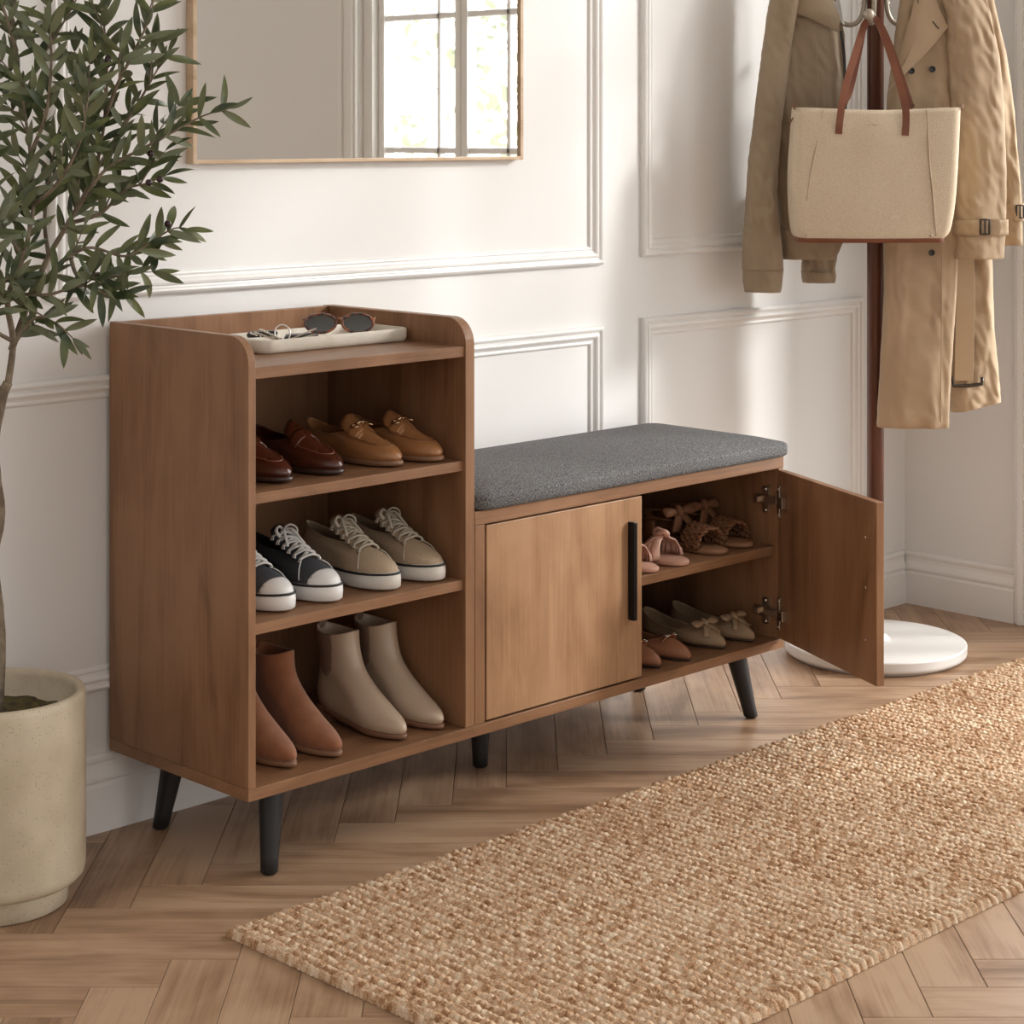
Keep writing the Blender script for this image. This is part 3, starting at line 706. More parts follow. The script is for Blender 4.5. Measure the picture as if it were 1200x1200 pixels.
slide('brown woven sandal with ankle bow next to the blush slides', 1.348, .024, cogn, cogs, 'weave')
slide('brown woven sandal with ankle bow nearest the door hinges', 1.451, .030, cogn, cogs, 'weave')

# ------------------------------------------------------------ jute rug
def rug():
    x0, x1, y0, y1 = -.155, 2.42, -.960, -.142; pit = .0205; H0 = .0150
    nx = int((x1-x0)/.0023); ny = int((y1-y0)/.0026); V = []; N3 = noise.noise
    for i in range(nx+1):
        x = x0+(x1-x0)*i/nx; row0 = x/pit
        for j in range(ny+1):
            y = y0+(y1-y0)*j/ny
            xx = x+.0050*N3(Vector((x*7, y*11, 0)))+.0024*N3(Vector((x*38, y*34, 3)))
            ro = xx/pit; ri = math.floor(ro); fr_ = 2*(ro-ri)-1; rf = max(0, 1-fr_*fr_)**.5
            ph = N3(Vector((ri*7.3, 1.7, 0)))*9; kl = .0135
            ky = y/kl+ph+.45*N3(Vector((y*30, ri*3.1, 0)))+.22*fr_*(1 if ri % 2 else -1); kf_ = abs(sin(pi*ky))**.6
            amp = .86+.20*N3(Vector((x*55, y*38, 2)))+.26*N3(Vector((x*190, y*190, 5)))
            h = rf**.85*(.66+.34*kf_)*amp
            e = min(i, nx-i, j, ny-j); ed = (.06, .62, .9, 1)[min(e, 3)]
            z = (H0*.25 + H0*h)*ed
            ox = .0018*sin(y*590+ph)*(1 if i in (0, nx) else 0)+.004*N3(Vector((x*5, y*5, 1)))*0
            oy = -.005*rf*(1 if j < 3 else -1 if j > ny-3 else 0)+.003*N3(Vector((x*3.1, .3 if j < ny/2 else 7, 0)))*(1 if e < 3 else .3)
            V.append((x+ox, y+oy, max(z, .0006)))
    F = [(i*(ny+1)+j, (i+1)*(ny+1)+j, (i+1)*(ny+1)+j+1, i*(ny+1)+j+1) for i in range(nx) for j in range(ny)]
    m = bpy.data.materials.new('braided_jute'); m.use_nodes = True; n = m.node_tree; b = n.nodes['Principled BSDF']; L = n.links.new
    t = n.nodes.new('ShaderNodeTexCoord')
    def nz(sc, s, d):
        mp = n.nodes.new('ShaderNodeMapping'); mp.inputs['Scale'].default_value = sc; L(t.outputs['Object'], mp.inputs[0])
        q = n.nodes.new('ShaderNodeTexNoise'); q.inputs['Scale'].default_value = s; q.inputs['Detail'].default_value = d; L(mp.outputs[0], q.inputs['Vector']); return q.outputs[0]
    a = nz((75, 48, 1), 1, 3); c = nz((1, 1, 1), 420, 3); e = nz((5, 4, 1), 1, 3)
    def madd(p, k, q):
        x = n.nodes.new('ShaderNodeMath'); x.operation = 'MULTIPLY_ADD'; L(p, x.inputs[0]); x.inputs[1].default_value = k
        if q is None: x.inputs[2].default_value = 0
        else: L(q, x.inputs[2])
        return x.outputs[0]
    s = madd(e, .14, madd(c, .45, madd(a, .75, None)))
    cr = n.nodes.new('ShaderNodeValToRGB'); L(s, cr.inputs[0]); el = cr.color_ramp.elements
    el[0].position = .45; el[0].color = (.22, .10, .046, 1); el[1].position = .84; el[1].color = (.80, .69, .53, 1)
    q = el.new(.585); q.color = (.45, .262, .142, 1); q = el.new(.68); q.color = (.66, .465, .31, 1)
    L(cr.outputs[0], b.inputs['Base Color']); b.inputs['Roughness'].default_value = .95; b.inputs['Specular IOR Level'].default_value = .1
    bp = n.nodes.new('ShaderNodeBump'); bp.inputs['Strength'].default_value = .9; bp.inputs['Distance'].default_value = .0015
    L(c, bp.inputs['Height']); L(bp.outputs[0], b.inputs['Normal'])
    o = me('jute_rug', V, F, m, None, True); return o
tag(rug(), 'long chunky braided natural jute runner rug lying on the herringbone floor', 'rug')

# ------------------------------------------------------------ coat stand and what hangs on it
SB = Vector((2.122, .163, 0)); SDp = 5.193; SU = .928
def at(px, py, w_=0.):
    """a point seen at (px, py) in the photo, w_ behind the pole, in the stand's own frame"""
    d = SDp+w_; return Vector(((px-600)*d/FPX-SU, w_, 1.332-(py-154.3)*d/FPX))
st = thing('coat_stand', 'coat stand with mahogany pole, curved taupe hooks and round white base', 'coat stand', SB, -YAW)
v, f = lathe([(.0, .006), (.2, .006), (.205, 0), (.212, .0005), (.212, .006), (.222, .007), (.227, .010), (.229, .016), (.229, .0165), (.229, .0325), (.229, .033), (.2283, .0355), (.2262, .0370), (.2257, .0371), (.03, .0375), (0, .0375)], 72)
G().add(v, f).build('base', whitem, st, True, loc=None); addbevel(bpy.data.objects['base'], .001)
v, f = lathe([(0, .037), (.0215, .037), (.0215, 1.80), (.027, 1.81), (.027, 1.825), (.018, 1.84), (.024, 1.865), (.016, 1.89), (0, 1.895)], 32)
G().add(v, f).build('pole', brownp, st, True); addbevel(bpy.data.objects['pole'], .001)
v, f = lathe([(0, .0376), (.036, .0376), (.036, .043), (.030, .050), (.0217, .054)], 32)
G().add(v, f).build('collar', whitem, st, True)
def hook(ang, name='hook', k=1.0):
    pts = [(.027, 1.76), (.027, 1.70), (.030, 1.645), (.042, 1.615), (.062, 1.604), (.082, 1.608), (.094, 1.618)]
    pts = [(.027+(r-.027)*k, z) for r, z in pts]
    ca, sa = cos(ang), sin(ang)
    P = [Vector((r*ca, r*sa, z)) for r, z in pts]
    h = G().tube(smooth_path(P, 5), .0062, 12)
    h.ball(((.1*k+.027*(1-k))*ca, (.1*k+.027*(1-k))*sa, 1.622), .0125 if k == 1 else .0145, 10)
    h.box(-.003, .003, -.008, .008, -.05, .05, Matrix.Translation((.0235*ca, .0235*sa, 1.715)) @ Matrix.Rotation(ang, 4, 'Z'))
    o = h.build(name, taupe, st, True)
    for dz in (-.06, .02): G().ball((.034*ca, .034*sa, 1.70+dz+.02), .0028, 6).build('screw', steel, o, True)
for a, k in ((180, 1), (254, 1.75), (0, 1), (90, 1)): hook(radians(a), 'hook', k)
for a in (180, 250, 0, 90):
    ca, sa = cos(radians(a+45)), sin(radians(a+45))
    pts = [Vector((r*ca, r*sa, z)) for r, z in ((.027, 1.70), (.03, 1.76), (.05, 1.80), (.085, 1.825), (.12, 1.86))]
    h = G().tube(smooth_path(pts, 5), .006, 10); h.ball(pts[-1], .0125, 8); h.build('hook', taupe, st, True)

def cloth(rows, name, m, parent, w_=0., th=.1, folds=5, amp=.12, n=96, seed=0, bottom=None, solid_t=.003, sub=14, off=None, cap=False, ex=.8):
    """hanging tube of cloth. rows: (photo y, left x, right x[, depth offset])"""
    R = []
    K = []
    for r in rows:
        dw = r[3] if len(r) > 3 else 0; tt = r[4] if len(r) > 4 else 1
        a = at(r[1], r[0], w_+dw); b = at(r[2], r[0], w_+dw); K.append((a, b, tt))
    KK = []
    for i in range(len(K)-1):
        for j in range(sub):
            t = j/sub; KK.append((K[i][0].lerp(K[i+1][0], t), K[i][1].lerp(K[i+1][1], t), K[i][2]*(1-t)+K[i+1][2]*t))
    KK.append(K[-1])
    for a, b, tt in KK:
        c = (a+b)/2; hw = (b-a).length/2; ring = []
        for j in range(n):
            ph = 2*pi*j/n; z = c.z
            d = 1+amp*(sin(folds*ph+seed+2.2*noise.noise(Vector((z*2.5, seed, 0)))*2)*.6+.7*noise.noise(Vector((cos(ph)*1.6+seed, sin(ph)*1.6, z*4.5))))*(.55+.45*min(1, max(0, (1.75-z)/.6)))
            cx = math.copysign(abs(cos(ph))**ex, cos(ph)); sx_ = math.copysign(abs(sin(ph))**ex, sin(ph))
            q = Vector((c.x+hw*cx*(1+(d-1)*.25), c.y+th/2*tt*sx_*d, z))
            if bottom: q.z += bottom*(q.x-c.x)/hw*max(0, (len(R)/len(KK)-.6)/.4)
            sg_ = 1 if q.y > c.y else -1
            wr = .011*noise.noise(Vector((q.x*26, q.z*5, seed+3)))+.005*(1-abs(noise.noise(Vector((q.x*34+q.z*22, q.z*16-q.x*9, seed+9))))*3)*.8+.003*noise.noise(Vector((q.x*70, q.z*30, seed)))
            q.y += wr; q.x += wr*.4
            ring.append(q)
        R.append(ring)
    v, f = loft(R, True, False); o = me(name, v, f, m, parent, True); recalc(o)
    if solid_t: solid(o, solid_t, -1)
    if cap:
        pass
    return o, R
def band(rows, name, m, parent, grow=.003, **k):
    o, R = cloth(rows, name, m, parent, **k); md = o.modifiers['solidify']; md.offset = 1; md.thickness = grow; return o
def sheet(poly, name, m, parent, w_, th=.004, curve=.0, bev=.0015):
    """flat cut piece of cloth with a gentle bend"""
    P = [at(px, py, w_+(dw[0] if dw else 0)) for px, py, *dw in poly]; c = sum(P, Vector())/len(P); n = len(P)
    rings = [P, [q.lerp(c, .5)+Vector((0, -curve*.7, 0)) for q in P]]
    v, f = loft(rings, True, False); v = v+[c+Vector((0, -curve, 0))]; k = len(v)-1
    f += [(n+i, n+(i+1) % n, k) for i in range(n)]
    o = me(name, v, f, m, parent, True); recalc(o); solid(o, th, 0); addbevel(o, bev); return o
def strip(pts, hw, t, name, m, parent, wdir=None):
    """flat strap along pts; width lies across the path, in the frame's x-z plane"""
    P = smooth_path(pts, 5); R = []
    for i, p in enumerate(P):
        tg_ = (P[min(i+1, len(P)-1)]-P[max(i-1, 0)]).normalized(); sd = Vector((0, 1, 0)).cross(tg_)
        if wdir: sd = Vector(wdir)
        sd = (sd-tg_*sd.dot(tg_)).normalized(); up = tg_.cross(sd)
        R.append([p-sd*hw-up*t, p+sd*hw-up*t, p+sd*hw+up*t, p-sd*hw+up*t])
    v, f = loft(R, True, True); return G().add(v, f).build(name, m, parent, bevel=t*.6)

# jacket on the left hook
jk = thing('bomber_jacket', 'khaki cotton jacket hanging on the left hook of the coat stand', 'jacket', SB, -YAW)
cloth([(-75, 948, 982, 0, .5), (-40, 925, 984, 0, .8), (0, 912, 983), (40, 905, 989), (100, 904, 992), (180, 906, 991), (240, 910, 989), (268, 914, 988)], 'body', khaki, jk, .005, .11, 5, .16, seed=2)
band([(266, 914, 988), (284, 915, 987), (303, 917, 978)], 'hem_band', khaki, jk, .003, w_=.005, th=.108, folds=5, amp=.12, seed=2, sub=4)
cloth([(-60, 935, 955, .03, .6), (-25, 912, 948, .02, .8), (0, 903, 938), (60, 894, 927), (126, 885, 919), (180, 879, 914), (230, 875, 912), (270, 872, 914), (316, 870, 918)], 'sleeve', khaki, jk, -.055, .075, 3, .22, seed=5)
band([(315, 871.5, 917), (330, 872, 916), (342, 873.5, 914)], 'cuff', khaki, jk, .002, w_=-.055, th=.068, folds=3, amp=.14, seed=5, sub=4)
cloth([(200, 950, 985), (270, 944, 983), (305, 940, 981), (318, 939, 979)], 'sleeve', khaki, jk, .075, .06, 3, .16, seed=8)
band([(317, 939.5, 979), (324, 940, 979), (331, 941, 978)], 'cuff', khaki, jk, .002, w_=.075, th=.058, folds=3, amp=.12, seed=8, sub=3)
sheet([(938, -14), (933, 16), (950, 21), (968, 30), (983, 38), (985, 22), (974, -4), (962, -18)], 'collar', khaki, jk, -.068, .006, .014)
sheet([(966, -16, .02), (976, 6, .02), (986, 26, .02), (990, 30, .03), (984, 0, .04), (974, -22, .04)], 'lining', liningm, jk, -.055, .004, .0)
strip([at(986, 36, -.045), at(990, 70, -.040), at(991.5, 130, -.038), at(990.5, 200, -.038), at(988, 262, -.040)], .0035, .0016, 'zip_placket', mat('dark_zip', (.05, .045, .04), .4, .3), jk)
strip([at(956, 40, -.062), at(959, 90, -.066), at(957, 150, -.066)], .0012, .001, 'seam', khaki, jk)

# trench coat on the right hook
tcn = thing('trench_coat', 'tan double-breasted trench coat hanging on the right hook of the stand', 'coat', SB, -YAW)
cloth([(-70, 1068, 1100, 0, .5), (-30, 1060, 1118, 0, .8), (40, 1050, 1124), (110, 1041, 1124), (200, 1038, 1123), (300, 1036, 1121), (400, 1033, 1117), (500, 1030, 1113)], 'front_panel', trenchm, tcn, -.062, .070, 3, .20, seed=1, ex=.55)
cloth([(20, 1105, 1150, 0, .8), (150, 1108, 1158), (300, 1108, 1163), (380, 1109, 1166), (440, 1111, 1169), (476, 1113, 1171)], 'back_panel', trenchm, tcn, .045, .10, 3, .22, seed=4, bottom=.014)
cloth([(-60, 1092, 1128, .02, .6), (-25, 1098, 1148, 0, .8), (15, 1106, 1161), (70, 1111, 1172), (128, 1115, 1177), (200, 1118, 1179), (260, 1118, 1178), (303, 1117, 1176)], 'sleeve', trenchm, tcn, -.088, .080, 3, .20, seed=7)
cloth([(-20, 1130, 1160, 0, .7), (60, 1145, 1178), (130, 1158, 1188), (220, 1166, 1196), (287, 1171, 1198)], 'sleeve', trenchm, tcn, .055, .07, 3, .18, seed=9)
bkm = mat('dark_horn', (.035, .022, .015), .25)
stb = tag(band([(257, 1116.5, 1179.5), (266, 1116.5, 1179.5), (275, 1116.5, 1179.5)], 'cuff_strap', trenchm, tcn, .003, w_=-.088, th=.089, folds=3, amp=.17, seed=7, sub=2))
def buckle(px, py, w_, parent, sx_=.014, sz_=.020, r=.0022):
    c = at(px, py, w_); g_ = G().tube([c+Vector((sx_/2*a, 0, sz_/2*b)) for a, b in ((-1, -1), (0, -1), (1, -1), (1, 0), (1, 1), (0, 1), (-1, 1), (-1, 0))], r, 6, closed=True)
    g_.tube([c+Vector((0, -.001, -sz_/2)), c+Vector((0, -.001, sz_/2))], r*.7, 6)
    return g_.build('buckle', bkm, parent, True)
buckle(1155, 266, -.143, stb, .022, .036, .0028)
sheet([(1160, 256), (1172, 256), (1175, 266), (1172, 276), (1160, 276)], 'strap_tip', trenchm, stb, -.137, .003, .0)
st2 = band([(238, 1168.5, 1198.5), (250, 1168.5, 1198.5), (258, 1168.5, 1198.5)], 'cuff_strap', trenchm, tcn, .003, w_=.055, th=.076, folds=3, amp=.15, seed=9, sub=2)
buckle(1196, 248, .012, st2, .018, .032, .0026)
sheet([(1077, -22), (1092, -14), (1103, 14), (1112, 32), (1086, 62), (1062, 86), (1050, 97), (1042, 107), (1050, 82), (1058, 52), (1068, 20)], 'lapel', trenchm, tcn, -.110, .005, .010)
btm = mat('black_button', (.02, .02, .022), .3)
def button(px, py, w_, r=.0082):
    c = at(px, py, w_); v, f = lathe([(0, .0), (r*.55, .0), (r*.7, .0018), (r*.95, .0018), (r, 0), (r*.9, -.002), (0, -.002)], 20)
    g_ = G().add([c+Vector((q.x, -q.z, q.y)) for q in v], f); o = g_.build('button', btm, tcn, True)
button(1093.5, 81, -.106); button(1069, 83, -.106); button(1092.6, 296, -.107); 
ib = strip([at(1131, 300, -.012), at(1132, 350, -.014), at(1131, 400, -.016), at(1130, 446, -.018)], .024, .0015, 'belt', trenchm, tcn)
g_ = G().tube([at(px, py, -.02) for px, py in ((1116, 441), (1118, 452), (1135, 452), (1151, 450), (1152, 442))], .0048, 8); g_.build('belt_slider', bkm, ib, True)
strip([at(1107, 120, -.100), at(1105, 250, -.100), at(1104, 380, -.099), at(1103, 495, -.099)], .0012, .0008, 'seam', trenchm, tcn)
strip([at(1075, -5, -.1185), at(1077, 4, -.1195)], .001, .0006, 'buttonhole', bkm, tcn)
strip([at(1093.5, 25, -.1185), at(1101, 34, -.1185)], .0014, .0006, 'buttonhole', bkm, tcn)

# tote bag on the front hook
tb = thing('tote_bag', 'beige canvas tote bag with brown leather handles on the front hook', 'bag', SB, -YAW)
BAG = []
def tote():
    W0 = -.188
    rows = [(279, 936, 1104, .135), (270, 932, 1112, .140), (240, 929, 1118, .135), (200, 928, 1122, .12), (160, 930, 1125, .10), (126, 931.5, 1128, .070)]
    R = []
    for i, (py, l, r_, th) in enumerate(rows):
        a = at(l, py, W0-.03); b = at(r_, py, W0-.03); hw = (b.x-a.x)/2; cx = (a.x+b.x)/2; P = []
        n = 16; pts = []
        r = .022
        for (sx_, sy, s) in ((1, 1, 0), (-1, 1, 90), (-1, -1, 180), (1, -1, 270)):
            for q in range(7):
                an = radians(s+15*q); pts.append(Vector((cx+sx_*(hw-r)+r*cos(an), W0+sy*(th/2-r)+r*sin(an), a.z)))
        # subdivide the long front and back faces
        full = []
        for q in range(len(pts)):
            p0, p1 = pts[q], pts[(q+1) % len(pts)]; full.append(p0)
            if q in (6, 20):
                for u in range(1, 14):
                    z = p0.lerp(p1, u/14); bul = sin(pi*u/14); sgn = -1 if z.y < W0 else 1
                    z.y += sgn*(.012*bul*(1-i/5)-.004*bul*(i == 5))+.003*noise.noise(Vector((z.x*12, z.z*9, 0)))
                    if i == 5: z.z -= .006*bul**1.5
                    full.append(z)
        R.append(full)
    # smooth between rows
    RR = []
    for i in range(len(R)-1):
        A_, B_, C_, D_ = R[max(i-1, 0)], R[i], R[i+1], R[min(i+2, len(R)-1)]
        for j in range(4):
            t = j/4; RR.append([.5*((2*b)+(c-a)*t+(2*a-5*b+4*c-d)*t*t+(3*b-a-3*c+d)*t**3) for a, b, c, d in zip(A_, B_, C_, D_)])
    RR.append(R[-1])
    BAG.extend(q for rg in RR for q in rg if q.y < W0)
    v, f = loft(RR, True, False); n = len(R[0]); f.append(tuple(range(n))[::-1])
    o = me('bag_body', v, f, canvas, tb, True); recalc(o); solid(o, .003, -1)
    # leather base
    bs = [[q+(q-Vector((sum(p.x for p in R[0])/n, W0, q.z)))*.012 for q in RR[0]], [q+(q-Vector((sum(p.x for p in R[0])/n, W0, q.z)))*.012 for q in [Vector((p.x, p.y, p.z+.0)) for p in RR[1]]]]
    low = [Vector((q.x*1.0, q.y, q.z-.009)) for q in bs[0]]
    v, f = loft([low, bs[0], [a.lerp(b, .6) for a, b in zip(bs[0], bs[1])]], True, False); f.append(tuple(range(n))[::-1])
    o = me('leather_base', v, f, tanle, tb, True); recalc(o); solid(o, .002, 1)
    # rivets
    for px in (945, 1092): G().ball(at(px, 276, W0-.072), .0034, 6).build('rivet', brass, tb, True)
    return W0
W0 = tote()
for (wf_, nm, lx, ly) in ((-.060, 'handle', 0, 157), (.026, 'handle', 6, 122)):
    # each handle runs from the bag's face up over the hook and down again
    ws = W0+wf_ - .0; wt = -.118 if wf_ < 0 else -.106
    yy = ly; dx = lx
    P = [at(983.5+dx, yy, ws), at(985+dx, 140 if lx == 0 else 118, ws+.0), at(991+dx, 104, ws*.75+wt*.25), at(1004+dx*.5, 60, ws*.35+wt*.65), at(1012, 34, wt), at(1016, 26, wt), at(1022, 22.5, wt), at(1029, 25, wt), at(1038+dx*.3, 45, wt*.75+ws*.25), at(1052+dx*.6, 88, ws*.7+wt*.3), at(1061+dx, 122, ws), at(1062.5+dx, 140 if lx == 0 else 124, ws), at(1061.5+dx, yy+2, ws)]
    strip(P,   .0086 if lx == 0 else .0084, .0018, nm, tanle, tb)
for px, dx in ((931.5, -1), (1128, 1)):
    strip([at(px, 127, W0-.03), at(px+dx, 123, W0-.01), at(px, 127, W0+.02)], .004, .0015, 'leather_tab', tanle, tb, (0, 0, 1))
g_ = G().tube([at(930, 138, W0-.02), at(925, 147, W0-.03)], .0018, 6); g_.build('pull_cord', tanle, tb, True)
def on_front(pts, nm, m, r=.0009):
    P = []
    for px, py in pts:
        q = at(px, py, W0-.06); y = min(BAG, key=lambda z: (z.x-q.x)**2+(z.z-q.z)**2).y
        q = at(px, py, y); q.y = y-.0014; P.append(q)
    G().tube(smooth_path(P, 3), r, 6).build(nm, m, tb, True)
cseam = mat('canvas_seam', (.40, .31, .215), .9)
on_front([(1086.5, 129), (1087.5, 145), (1088.5, 170), (1090, 195), (1093, 220), (1094.5, 240), (1096, 258), (1097.5, 276)], 'seam', cseam, .0022)
on_front([(965, 129), (961, 155), (955, 180), (950, 205), (946, 235)], 'seam', cseam, .0011)
on_front([(1018, 147), (1022, 145.5), (1026, 146.5), (1031, 145)], 'stamped_mark', cseam, .0007)

# ------------------------------------------------------------ potted olive tree
PB = Vector((-.343, .263, 0)); PDp = 3.526
pt = thing('potted_olive_tree', 'olive tree with slender green leaves in a speckled stone pot by the wall', 'potted tree', PB, -YAW)
v, f = lathe([(0, .001), (.118, .001), (.122, .004), (.123, .036), (.1235, .040), (.142, .044), (.1495, .052), (.152, .064), (.152, .352), (.1505, .362), (.147, .366), (.142, .366), (.138, .363), (.1365, .355), (.1345, .30), (0, .30)], 80)
G().add(v, f).build('pot', potm, pt, True)
sv = []; 
for i in range(13):
    r = .135*i/12
    sv.append([Vector((r*cos(2*pi*j/40), r*sin(2*pi*j/40), .318+.014*noise.noise(Vector((r*30*cos(2*pi*j/40), r*30*sin(2*pi*j/40), 0)))+.005*noise.noise(Vector((r*90*cos(2*pi*j/40), r*90*sin(2*pi*j/40), 4))))) for j in range(40)])
v, f = loft(sv, True, False); recalc(me('soil', v, f, soilm, pt, True))
PU = -.889+0.0
def pa(px, py, w_=0.):
    d = PDp+w_; return Vector(((px-600)*d/FPX+.8885, w_, 1.332-(py-154.3)*d/FPX))
def limb(pts, r0, r1, name, k=6):
    P = smooth_path(pts, k); P = [p+Vector((.0015*noise.noise(p*30), .0015*noise.noise(p*31+Vector((5, 0, 0))), 0)) for p in P]
    return G().tube(P, lambda t: r0+(r1-r0)*t+.0015*max(0, noise.noise(Vector((t*9, r0*100, 0)))), 10).build(name, barkm, pt, True), P
trunk, TP = limb([(0.0, 0, .315), pa(2, 740), pa(-6, 660), pa(2, 600), pa(-5, 530), pa(3, 475), pa(12, 448)], .0115, .0085, 'trunk')
limb([pa(3, 478), pa(-6, 430), pa(-14, 380), pa(-12, 330, .01)], .008, .006, 'trunk')
BR = [  # (points (px, py, depth), start radius)
    [(12, 450, 0), (18, 400, -.01), (12, 350, -.02), (30, 300, -.02), (42, 240, 0), (38, 180, .01), (30, 120, 0), (22, 60, 0), (15, -10, 0)],
    [(16, 410, 0), (40, 345, 0), (60, 300, .02), (82, 262, .03), (112, 205, .04), (125, 140, .04), (128, 70, .03), (122, 10, .02), (118, -30, .0)],
    [(60, 300, .02), (90, 250, 0), (125, 200, -.02), (168, 175, -.03), (205, 155, -.03), (240, 136, -.03), (272, 127, -.03)],
    [(40, 345, 0), (62, 320, -.03), (85, 300, -.04), (110, 290, -.04), (150, 300, -.05), (180, 283, -.05), (205, 268, -.05), (222, 268, -.05)],
    [(112, 205, .04), (140, 160, .04), (165, 120, .05), (185, 85, .05), (200, 60, .05)],
    [(125, 140, .04), (140, 100, 0), (160, 60, 0), (178, 20, 0), (186, -20, 0)],
    [(38, 180, .01), (55, 140, -.03), (62, 90, -.04), (62, 40, -.03), (58, -20, -.02)],
    [(30, 300, -.02), (10, 270, -.03), (-10, 220, -.03), (-15, 160, -.02), (-5, 90, 0)],
    [(42, 240, 0), (70, 215, -.05), (95, 170, -.07), (105, 120, -.07), (108, 70, -.06)],
    [(30, 120, 0), (50, 70, .04), (75, 30, .04), (100, -15, .03)],
    [(12, 350, -.02), (30, 345, -.06), (60, 345, -.08), (100, 335, -.08), (130, 345, -.08), (150, 342, -.08)],
    [(16, 410, 0), (25, 395, -.03), (45, 372, -.05), (70, 380, -.06), (90, 398, -.06)],
    [(12, 350, -.02), (-5, 340, -.04), (-15, 310, -.05), (-10, 280, -.05), (10, 255, -.06)],
    [(60, 300, .02), (55, 260, .05), (60, 215, .06), (70, 160, .05), (85, 110, .05), (90, 60, .05)],
    [(22, 60, 0), (10, 20, -.04), (-5, -30, -.04)],
    [(82, 262, .03), (120, 250, .02), (150, 222, .0), (175, 215, -.02), (198, 205, -.02)],
    [(18, 400, -.01), (-5, 385, -.04), (-15, 360, -.06), (5, 330, -.08), (30, 325, -.08)],
    [(85, 300, -.04), (95, 325, -.06), (120, 320, -.06), (140, 335, -.07)],
]
leaves = G(); twigs = G(); olives = []
def leaf(p, d, L, wr=.122):
    d = d.normalized(); side = d.cross(Vector((random.uniform(-.6, .6), -1, random.uniform(-.2, .9)))).normalized(); up = side.cross(d).normalized()
    n = 7; W = L*wr; cv = random.uniform(-.45, .55); v = []; f = []
    tw = random.uniform(-.5, .5)
    for i in range(n+1):
        t = i/n; ww = W*sin(pi*min(1, t*.93+.05))**.8*(1-.15*t); 
        if i == n: ww = 0.0002
        c = p+d*(L*t)+up*(-cv*L*t*t)
        s2 = (side*cos(tw*t)+up*sin(tw*t))
        v += [c-s2*ww+up*ww*.28, c, c+s2*ww+up*ww*.28]
    for i in range(n):
        a = 3*i; f += [(a, a+1, a+4, a+3), (a+1, a+2, a+5, a+4)]
    leaves.add(v, f)
def spray(P, start=.25, gap=.020, Ls=(.048, .070), density=1.0):
    acc = 0; ph = random.random()*6; tot = len(P)
    for i in range(1, tot):
        if i/tot < start: continue
        acc += (P[i]-P[i-1]).length
        if acc > gap:
            acc = 0; ph += pi/2+random.uniform(-.4, .4)
            t = (P[i]-P[i-1]).normalized(); a = t.orthogonal().normalized(); b = t.cross(a)
            for s in (0, pi):
                if random.random() > density: continue
                o_ = a*cos(ph+s)+b*sin(ph+s); o_.y *= .65
                leaf(P[i], t*random.uniform(.45, 1.1)+o_+Vector((0, 0, random.uniform(-.15, .25))), random.uniform(*Ls)*(.75 if i/tot > .93 else 1))
    t = (P[-1]-P[-2]).normalized()
    leaf(P[-1], t, .045); 
random.seed(21)
for k, b in enumerate(BR):
    pts = [pa(*q) for q in b]; P = smooth_path(pts, 8); r0 = .0055 if k in (0, 1) else .0032
    twigs.tube(P, lambda t: r0*(1-t)+.0009, 7)
    spray(P, .30 if k in (0, 1) else .18, .0195 if k not in (2, 3) else .017)
    # side twigs
    tot = len(P)
    for i in range(int(tot*.3), tot-5, 8 if k in (0, 1) else 12):
        if k in (2, 3) and i > tot*.55: continue
        t = (P[i+1]-P[i]).normalized(); a = random.uniform(0, 2*pi); o_ = Vector((cos(a), .6*sin(a*1.7), .4)).normalized()
        if P[i].x > .12: o_.x = -abs(o_.x)*.3
        ln = random.uniform(.05, .10); d = (t*.8+o_).normalized()
        Q = smooth_path([P[i], P[i]+d*ln*.5+Vector((0, 0, .003)), P[i]+d*ln+Vector((0, 0, random.uniform(-.012, .006)))], 5)
        if any(PB.y+(-sin(YAW))*0+0 > 9 for _ in (0,)): continue
        twigs.tube(Q, lambda t: .0013*(1-t)+.0006, 6); spray(Q, .1, .019)
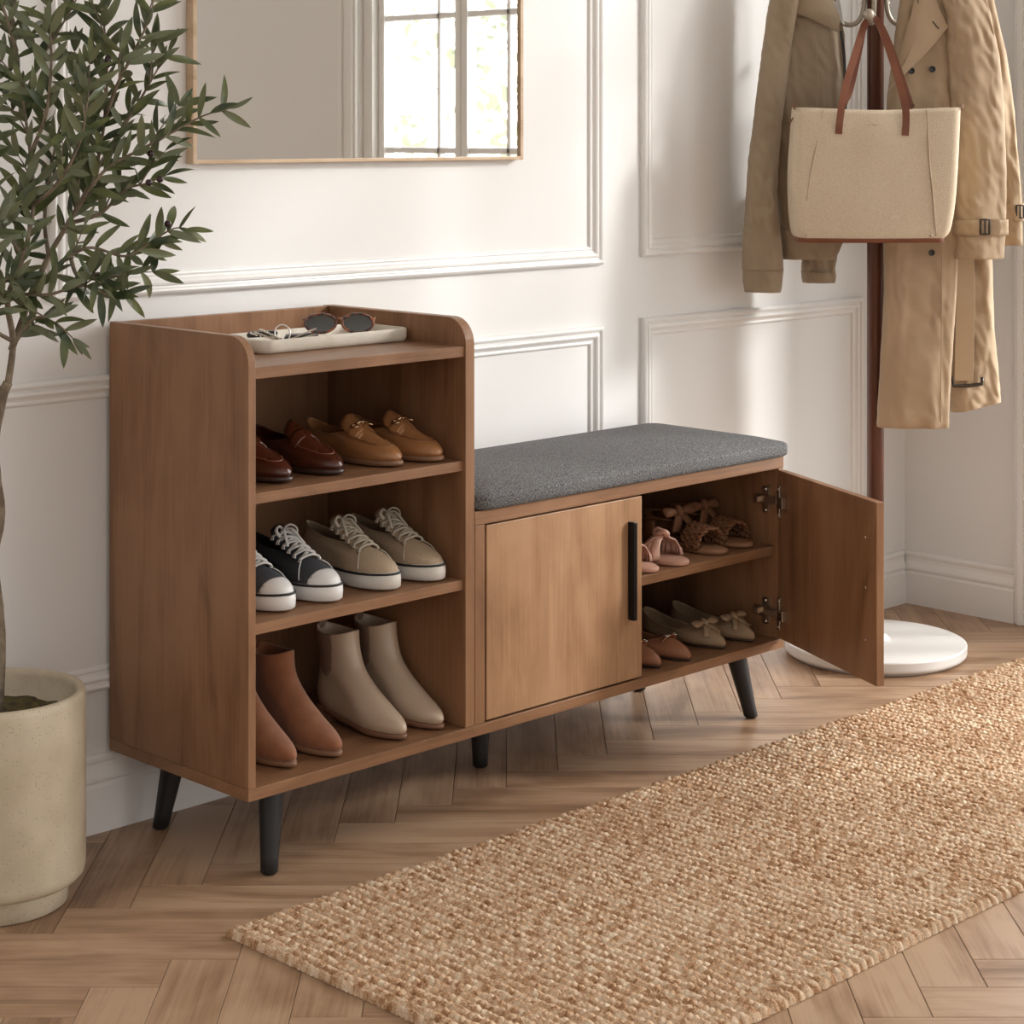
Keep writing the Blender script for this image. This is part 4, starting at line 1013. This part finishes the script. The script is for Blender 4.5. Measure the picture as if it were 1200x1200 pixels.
def clampwall(gm):
    # keep foliage clear of the wall behind it (wall y in the stand's frame)
    cY, sY = cos(-YAW), sin(-YAW)
    for q in gm.v:
        wy = PB.y + sY*q.x + cY*q.y
        if wy > YW-.04: 
            dlt = wy-(YW-.04); q.x -= dlt*sY; q.y -= dlt*cY
clampwall(leaves); clampwall(twigs)
tag(twigs.build('branches', barkm, pt, True)); lo = leaves.build('foliage', leafm, pt, True); lo['kind'] = 'stuff'
for px, py, w_ in ((109, 68, -.02), (129, 72, -.02), (111, 112, .0), (179, 180, -.04), (190, 210, -.05), (177, 214, -.05), (199, 262, -.05)):
    c = pa(px, py, w_); big = py < 120
    G().ball(c, .0062, 8, (1, 1, 1.9 if big else 1.0)).build('olive', olivem, pt, True)

# ------------------------------------------------------------ greenery outside the window
exl = mat('overexposed_garden_leaf', (.62, .68, .50), .6)  # leaf colour lightened to imitate overexposed daylight, paler than real foliage
random.seed(5)
for (cx, cy, cz_, rr) in ((6.2, -3.4, 1.2, .95), (7.4, -5.4, 1.5, 1.3)):
    gt = thing('garden_tree', 'overexposed green garden tree outside the window, ' + ('nearer the house' if cx < 7 else 'further from the house'), 'tree', (cx, cy, -.4))
    G().tube([(0, 0, 0), (.03, 0, .6), (0, .04, 1.3)], .04, 8).build('trunk', barkm, gt, True)
    lf = G()
    for i in range(1900 if cx < 7 else 1200):
        d = Vector((random.gauss(0, 1), random.gauss(0, 1), random.gauss(0, 1))).normalized()*rr*random.random()**.4; c = d+Vector((0, 0, cz_+.4))
        if c.z < .4: continue
        a = Vector((random.gauss(0, 1), random.gauss(0, 1), random.gauss(0, 1))).normalized(); b = a.orthogonal().normalized(); L_ = random.uniform(.04, .08)
        lf.add([c-a*L_, c-b*L_*.4, c+a*L_, c+b*L_*.4], [(0, 1, 2, 3)])
    o = lf.build('foliage', exl, gt); o['kind'] = 'stuff'
gr = mat('pale_paving', (.5, .5, .46), .8)
struct(G().box(XR+.15, 14, -14, 6, -.5, -.4).build('ground', gr))
